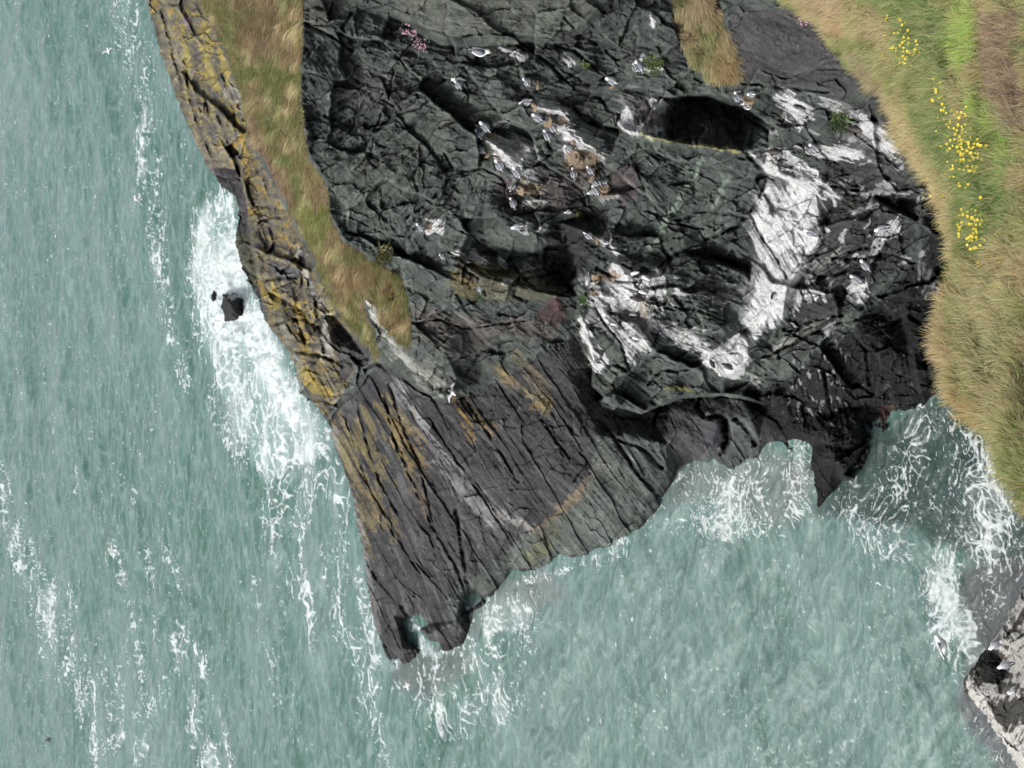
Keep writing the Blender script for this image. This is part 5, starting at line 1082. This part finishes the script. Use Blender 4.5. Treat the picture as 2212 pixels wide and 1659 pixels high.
# ================================================================== NESTS
def make_nest_mesh(seed):
    r = random.Random(seed); V = []; Fc = []; nr, ns = 9, 22
    prof = [(0, -.02), (.35, -.02), (.62, .05), (.80, .16), (.95, .14), (1.05, .02), (1.08, -.2), (.95, -.5), (.75, -.8)]
    for i, (rr, z) in enumerate(prof):
        for k in range(ns):
            t = 2 * math.pi * k / ns; q = rr * (1 + r.uniform(-.12, .12)) + .01; V.append((q * math.cos(t), q * math.sin(t) * .8, z + r.uniform(-.06, .06)))
    for i in range(nr - 1):
        for k in range(ns): Fc.append((i * ns + k, i * ns + (k + 1) % ns, (i + 1) * ns + (k + 1) % ns, (i + 1) * ns + k))
    # loose straws
    for k in range(110):
        t = r.uniform(0, 6.28); rr = r.uniform(.6, 1.05); p = Vector((rr * math.cos(t), rr * .8 * math.sin(t), r.uniform(-.45, .18))); d = Vector((-math.sin(t) + r.gauss(0, .5), math.cos(t) + r.gauss(0, .5), r.gauss(-.3, .4))).normalized() * r.uniform(.25, .6); sd_ = d.cross(Vector((math.cos(t), math.sin(t), .3))).normalized() * .02; b = len(V)
        q = p + Vector((math.cos(t), math.sin(t), 0)) * .08
        V += [tuple(q - sd_), tuple(q + sd_), tuple(q + d + sd_ * .3), tuple(q + d - sd_ * .3)]; Fc.append((b, b + 1, b + 2, b + 3))
    return V, Fc
MNEST = flat_mat('nest_straw', (.19, .145, .10), .9, .75, 5.0); nm_ = [mesh_py('nest', *make_nest_mesh(s), MNEST) for s in (1, 2, 3)]
NESTS = [(1160, 183, .15, 'whitened nest under the gull near the top of the colony'), (1153, 232, .17, 'brown nest under the gull at the corner of the nest ledges'), (1182, 262, .2, 'brown nest behind the upper crowded gulls'), (1062, 296, .19, 'brown nest under the uppermost of three gulls'),
         (1052, 332, .17, 'brown nest below the third gull on the white streaked ledge'), (1128, 384, .14, 'brown nest at the lower end of the white streaked ledge'), (1124, 412, .2, 'straw nest between the two gulls over the round mound'), (1240, 340, .24, 'large brown nest mound with a white boulder on it'),
         (1306, 405, .2, 'straw nest held by the crowded lower clump of gulls'), (1277, 382, .17, 'small brown nest in the middle of the lower clump'), (1288, 519, .15, 'brown nest at the tip of the beak shaped ledge'), (1285, 602, .2, 'brown nest at the top of the white buttress'),
         (926, 486, .19, 'square brown nest of the lone gull high on the left'), (1619, 212, .2, 'straw nest to the right of the cave'), (1322, 182, .15, 'brown nest hollow on the rim of the long ledge'), (1235, 305, .14, 'brown nest above the large nest mound')]
for i, (x, y, rad, lab) in enumerate(NESTS):
    o = bpy.data.objects.new('nest', nm_[i % 3]); COL.objects.link(o); tag(o, lab, 'nest', 'nests on the cliff')
    p = unproj(x, y, hv.samp(ZCH, x, y) - rad * .25); o.location = p; o.scale = (rad * .85, rad * .9, rad * .7); o.rotation_euler = (-.5, .1 * (i % 3), i * 1.3)

# ================================================================== FLOWERS AND TUFTS
MYF = flat_mat('yellow_petal', (.66, .50, .03), .6, .08); MPK = flat_mat('pink_petal', (.40, .22, .31), .7, .15); MST = flat_mat('green_stem', (.10, .17, .04), .7, .2); MWF = flat_mat('white_petal', (.7, .7, .66), .7, .05)
def head_mesh(name, mat, petals=5):
    """rosette of petals on its stalk, one connected mesh; unit = petal length"""
    V = [(0, 0, 0), (0, 0, -4.5)]; Fc = []
    for k in range(petals):
        t = k * 2 * math.pi / petals; d = (math.cos(t), math.sin(t)); e = (-d[1], d[0]); i = len(V)
        V += [(d[0] * .55 + e[0] * .36, d[1] * .55 + e[1] * .36, .2), (d[0], d[1], .35), (d[0] * .55 - e[0] * .36, d[1] * .55 - e[1] * .36, .2)]; Fc.append((0, i, i + 1, i + 2))
    i = len(V); V += [(.10, 0, -.1), (-.05, .09, -.1), (-.05, -.09, -.1), (.10, .1, -4.5), (-.05, .19, -4.5), (-.05, 0.01, -4.5)]
    n0 = len(Fc)
    for k in range(3): k2 = (k + 1) % 3; Fc += [(0, i + k, i + k2), (i + k, i + 3 + k, i + 3 + k2, i + k2)]
    me = mesh_py(name, V, Fc, mat); me.materials.append(MST)
    for p in me.polygons:
        if p.index >= n0: p.material_index = 1
    return me
HYEL = head_mesh('flower', MYF); HPNK = head_mesh('flower', MPK, 6)
def put_heads(r, P, me, size, rnd):
    for p in P:
        n = (Vector(C0) - Vector(p)).normalized() * .7 + Vector((rnd.gauss(0, .35), rnd.gauss(0, .35), .6)); n.normalize(); s_ = size * rnd.uniform(.7, 1.3)
        o = part('flower', me, r); o.matrix_local = Matrix.Translation(Vector(p) - r.location) @ n.to_track_quat('Z', 'Y').to_matrix().to_4x4() @ Matrix.Rotation(rnd.uniform(0, 6), 4, 'Z') @ Matrix.Scale(s_, 4)
def clump(name, cat, lab, grp, centers, mat, size, seed, zmap, cv, stemlen, n, spread, lift=.06):
    rnd = random.Random(seed); P = []
    for k in range(n):
        cx, cy = rnd.choice(centers); x = rnd.gauss(cx, spread); y = rnd.gauss(cy, spread * 1.1); base = unproj(x, y, cv.samp(zmap, x, y))
        P.append(Vector(base) + Vector((rnd.gauss(0, .03), rnd.gauss(0, .03), stemlen * rnd.uniform(.7, 1.2))) + (Vector(C0) - Vector(base)).normalized() * lift)
    c0 = sum((p for p in P), Vector()) / len(P); r = root(name, lab, cat, grp); r.location = c0 - Vector((0, 0, stemlen)); put_heads(r, P, mat, size, rnd); return r
YG = 'yellow flower clumps on the bank'
for i, (cs, n, sp_, lab) in enumerate(((pts("1953,105 1960,120 1970,135 1985,128 1995,112 1975,105"), 46, 6, 'ring shaped clump of yellow flowers nearest the top edge'), (pts("2040,190 2046,205 2036,195"), 14, 7, 'small sparse clump of yellow flowers in the tall green grass'),
     (pts("2060,250 2078,245 2095,250 2105,268 2090,280 2055,262"), 30, 8, 'loose scatter of yellow flowers above the densest clump'), (pts("2085,305 2105,310 2120,325 2110,345 2125,350 2080,355 2090,370 2110,380 2130,335"), 98, 11, 'largest and densest clump of yellow flowers'),
     (pts("2110,470 2125,465 2130,480 2118,490 2105,500 2128,510 2125,520"), 70, 9, 'lower dense clump of yellow flowers on the bank'), (pts("1940,20 1950,60 1980,40 1935,75 1960,90"), 14, 22, 'few pale yellow flowers scattered in the uppermost grass'),
     (pts("2150,560 2180,440 2060,440 2150,420"), 7, 16, 'single yellow flowers dotted around the lower clump'))):
    clump('flower_clump', 'flowers', lab, YG, cs, HYEL, .0145, 40 + i, ZF, fv, .16, n, sp_, .12)
# flowers nodding out over the edge
r = root('flower_clump', 'long stalked yellow flowers leaning out over the dark drop', 'flowers', YG); rn = random.Random(9)
r.location = unproj(2030, 425, 15.6)
put_heads(r, [Vector(unproj(x + 6, y, 15.5)) for (x, y) in ((2004, 423), (2014, 417), (2017, 420), (2007, 405), (2026, 432), (2029, 430), (2028, 436), (2022, 405))], HYEL, .03, rn)
PG = 'pink flower cushions'
for i, (cs, n, sp_, sz, cvx, zm, lab) in enumerate(((pts("898,75 905,88 912,98 918,102"), 80, 5, .019, hv, ZCH, 'pink flower cushion at the corner of the wide grey overhang'), (pts("1752,45 1760,52 1745,47"), 26, 5, .022, hv, ZCH, 'pink flowers at the edge of the dark slab under the dry grass'),
      (pts("1998,358 2000,366 2010,374"), 22, 5, .02, hv, ZCH, 'pale pink flowers just under the lip of the bank'), (pts("398,28 402,38 408,50"), 24, 4, .05, hv, ZCH, 'distant pink flowers at the seaward edge of the grass'), (pts("880,68 890,70"), 22, 7, .03, hv, ZCH, 'sparse pink flowers beside the overhang cushion'))):
    clump('flower_cushion', 'flowers', lab, PG, cs, HPNK, sz, 60 + i, zm, cvx, .05, n, sp_, .10)
def tuft(lab, x, y, rad, n, col, seed, L):
    rnd = random.Random(seed); V = []; Fc = []
    b = Vector(unproj(x, y, hv.samp(ZCH, x, y)))
    for k in range(n):
        px, py = rnd.gauss(x, rad), rnd.gauss(y, rad); p = Vector(unproj(px, py, hv.samp(ZCH, px, py) - .02)) - b
        d = Vector((rnd.gauss(0, .6), -.5 + rnd.gauss(0, .4), rnd.uniform(.2, 1))).normalized() * L * rnd.uniform(.5, 1.2); s = d.cross(Vector(FW)).normalized() * .012; i = len(V)
        V += [tuple(p - s), tuple(p + s), tuple(p + d * .6 + s * .8 - Vector((0, 0, .01))), tuple(p + d - Vector((0, 0, L * .3)))]; Fc.append((i, i + 1, i + 2, i + 3))
    m = flat_mat('tuft_leaf', col, .7, .35, 6); o = bpy.data.objects.new('plant_tuft', mesh_py('plant_tuft', V, Fc, m)); COL.objects.link(o); o.location = b; tag(o, lab, 'plant', 'small plants in the cliff')
tuft('bright green tuft under the brown nest of the white buttress', 1260, 647, 5, 160, (.07, .13, .03), 1, .22)
tuft('green moss cushion beside the large pair of gulls', 1412, 142, 11, 500, (.09, .13, .035), 2, .12)
tuft('green leafy tuft beside the black guillemot on the right', 1812, 266, 10, 260, (.12, .18, .06), 3, .28)
tuft('small green cushion under the lone gull on the ochre slab', 1035, 640, 6, 220, (.05, .09, .03), 4, .12)
tuft('dull green plant in the dark recess', 1250, 468, 5, 110, (.09, .11, .03), 5, .14)
tuft('grass tuft sprouting from the rock at the foot of the ridge', 830, 548, 9, 260, (.20, .19, .08), 6, .35)
tuft('green strip of plants under a slanting white fault', 1266, 143, 4, 120, (.09, .12, .04), 7, .14)
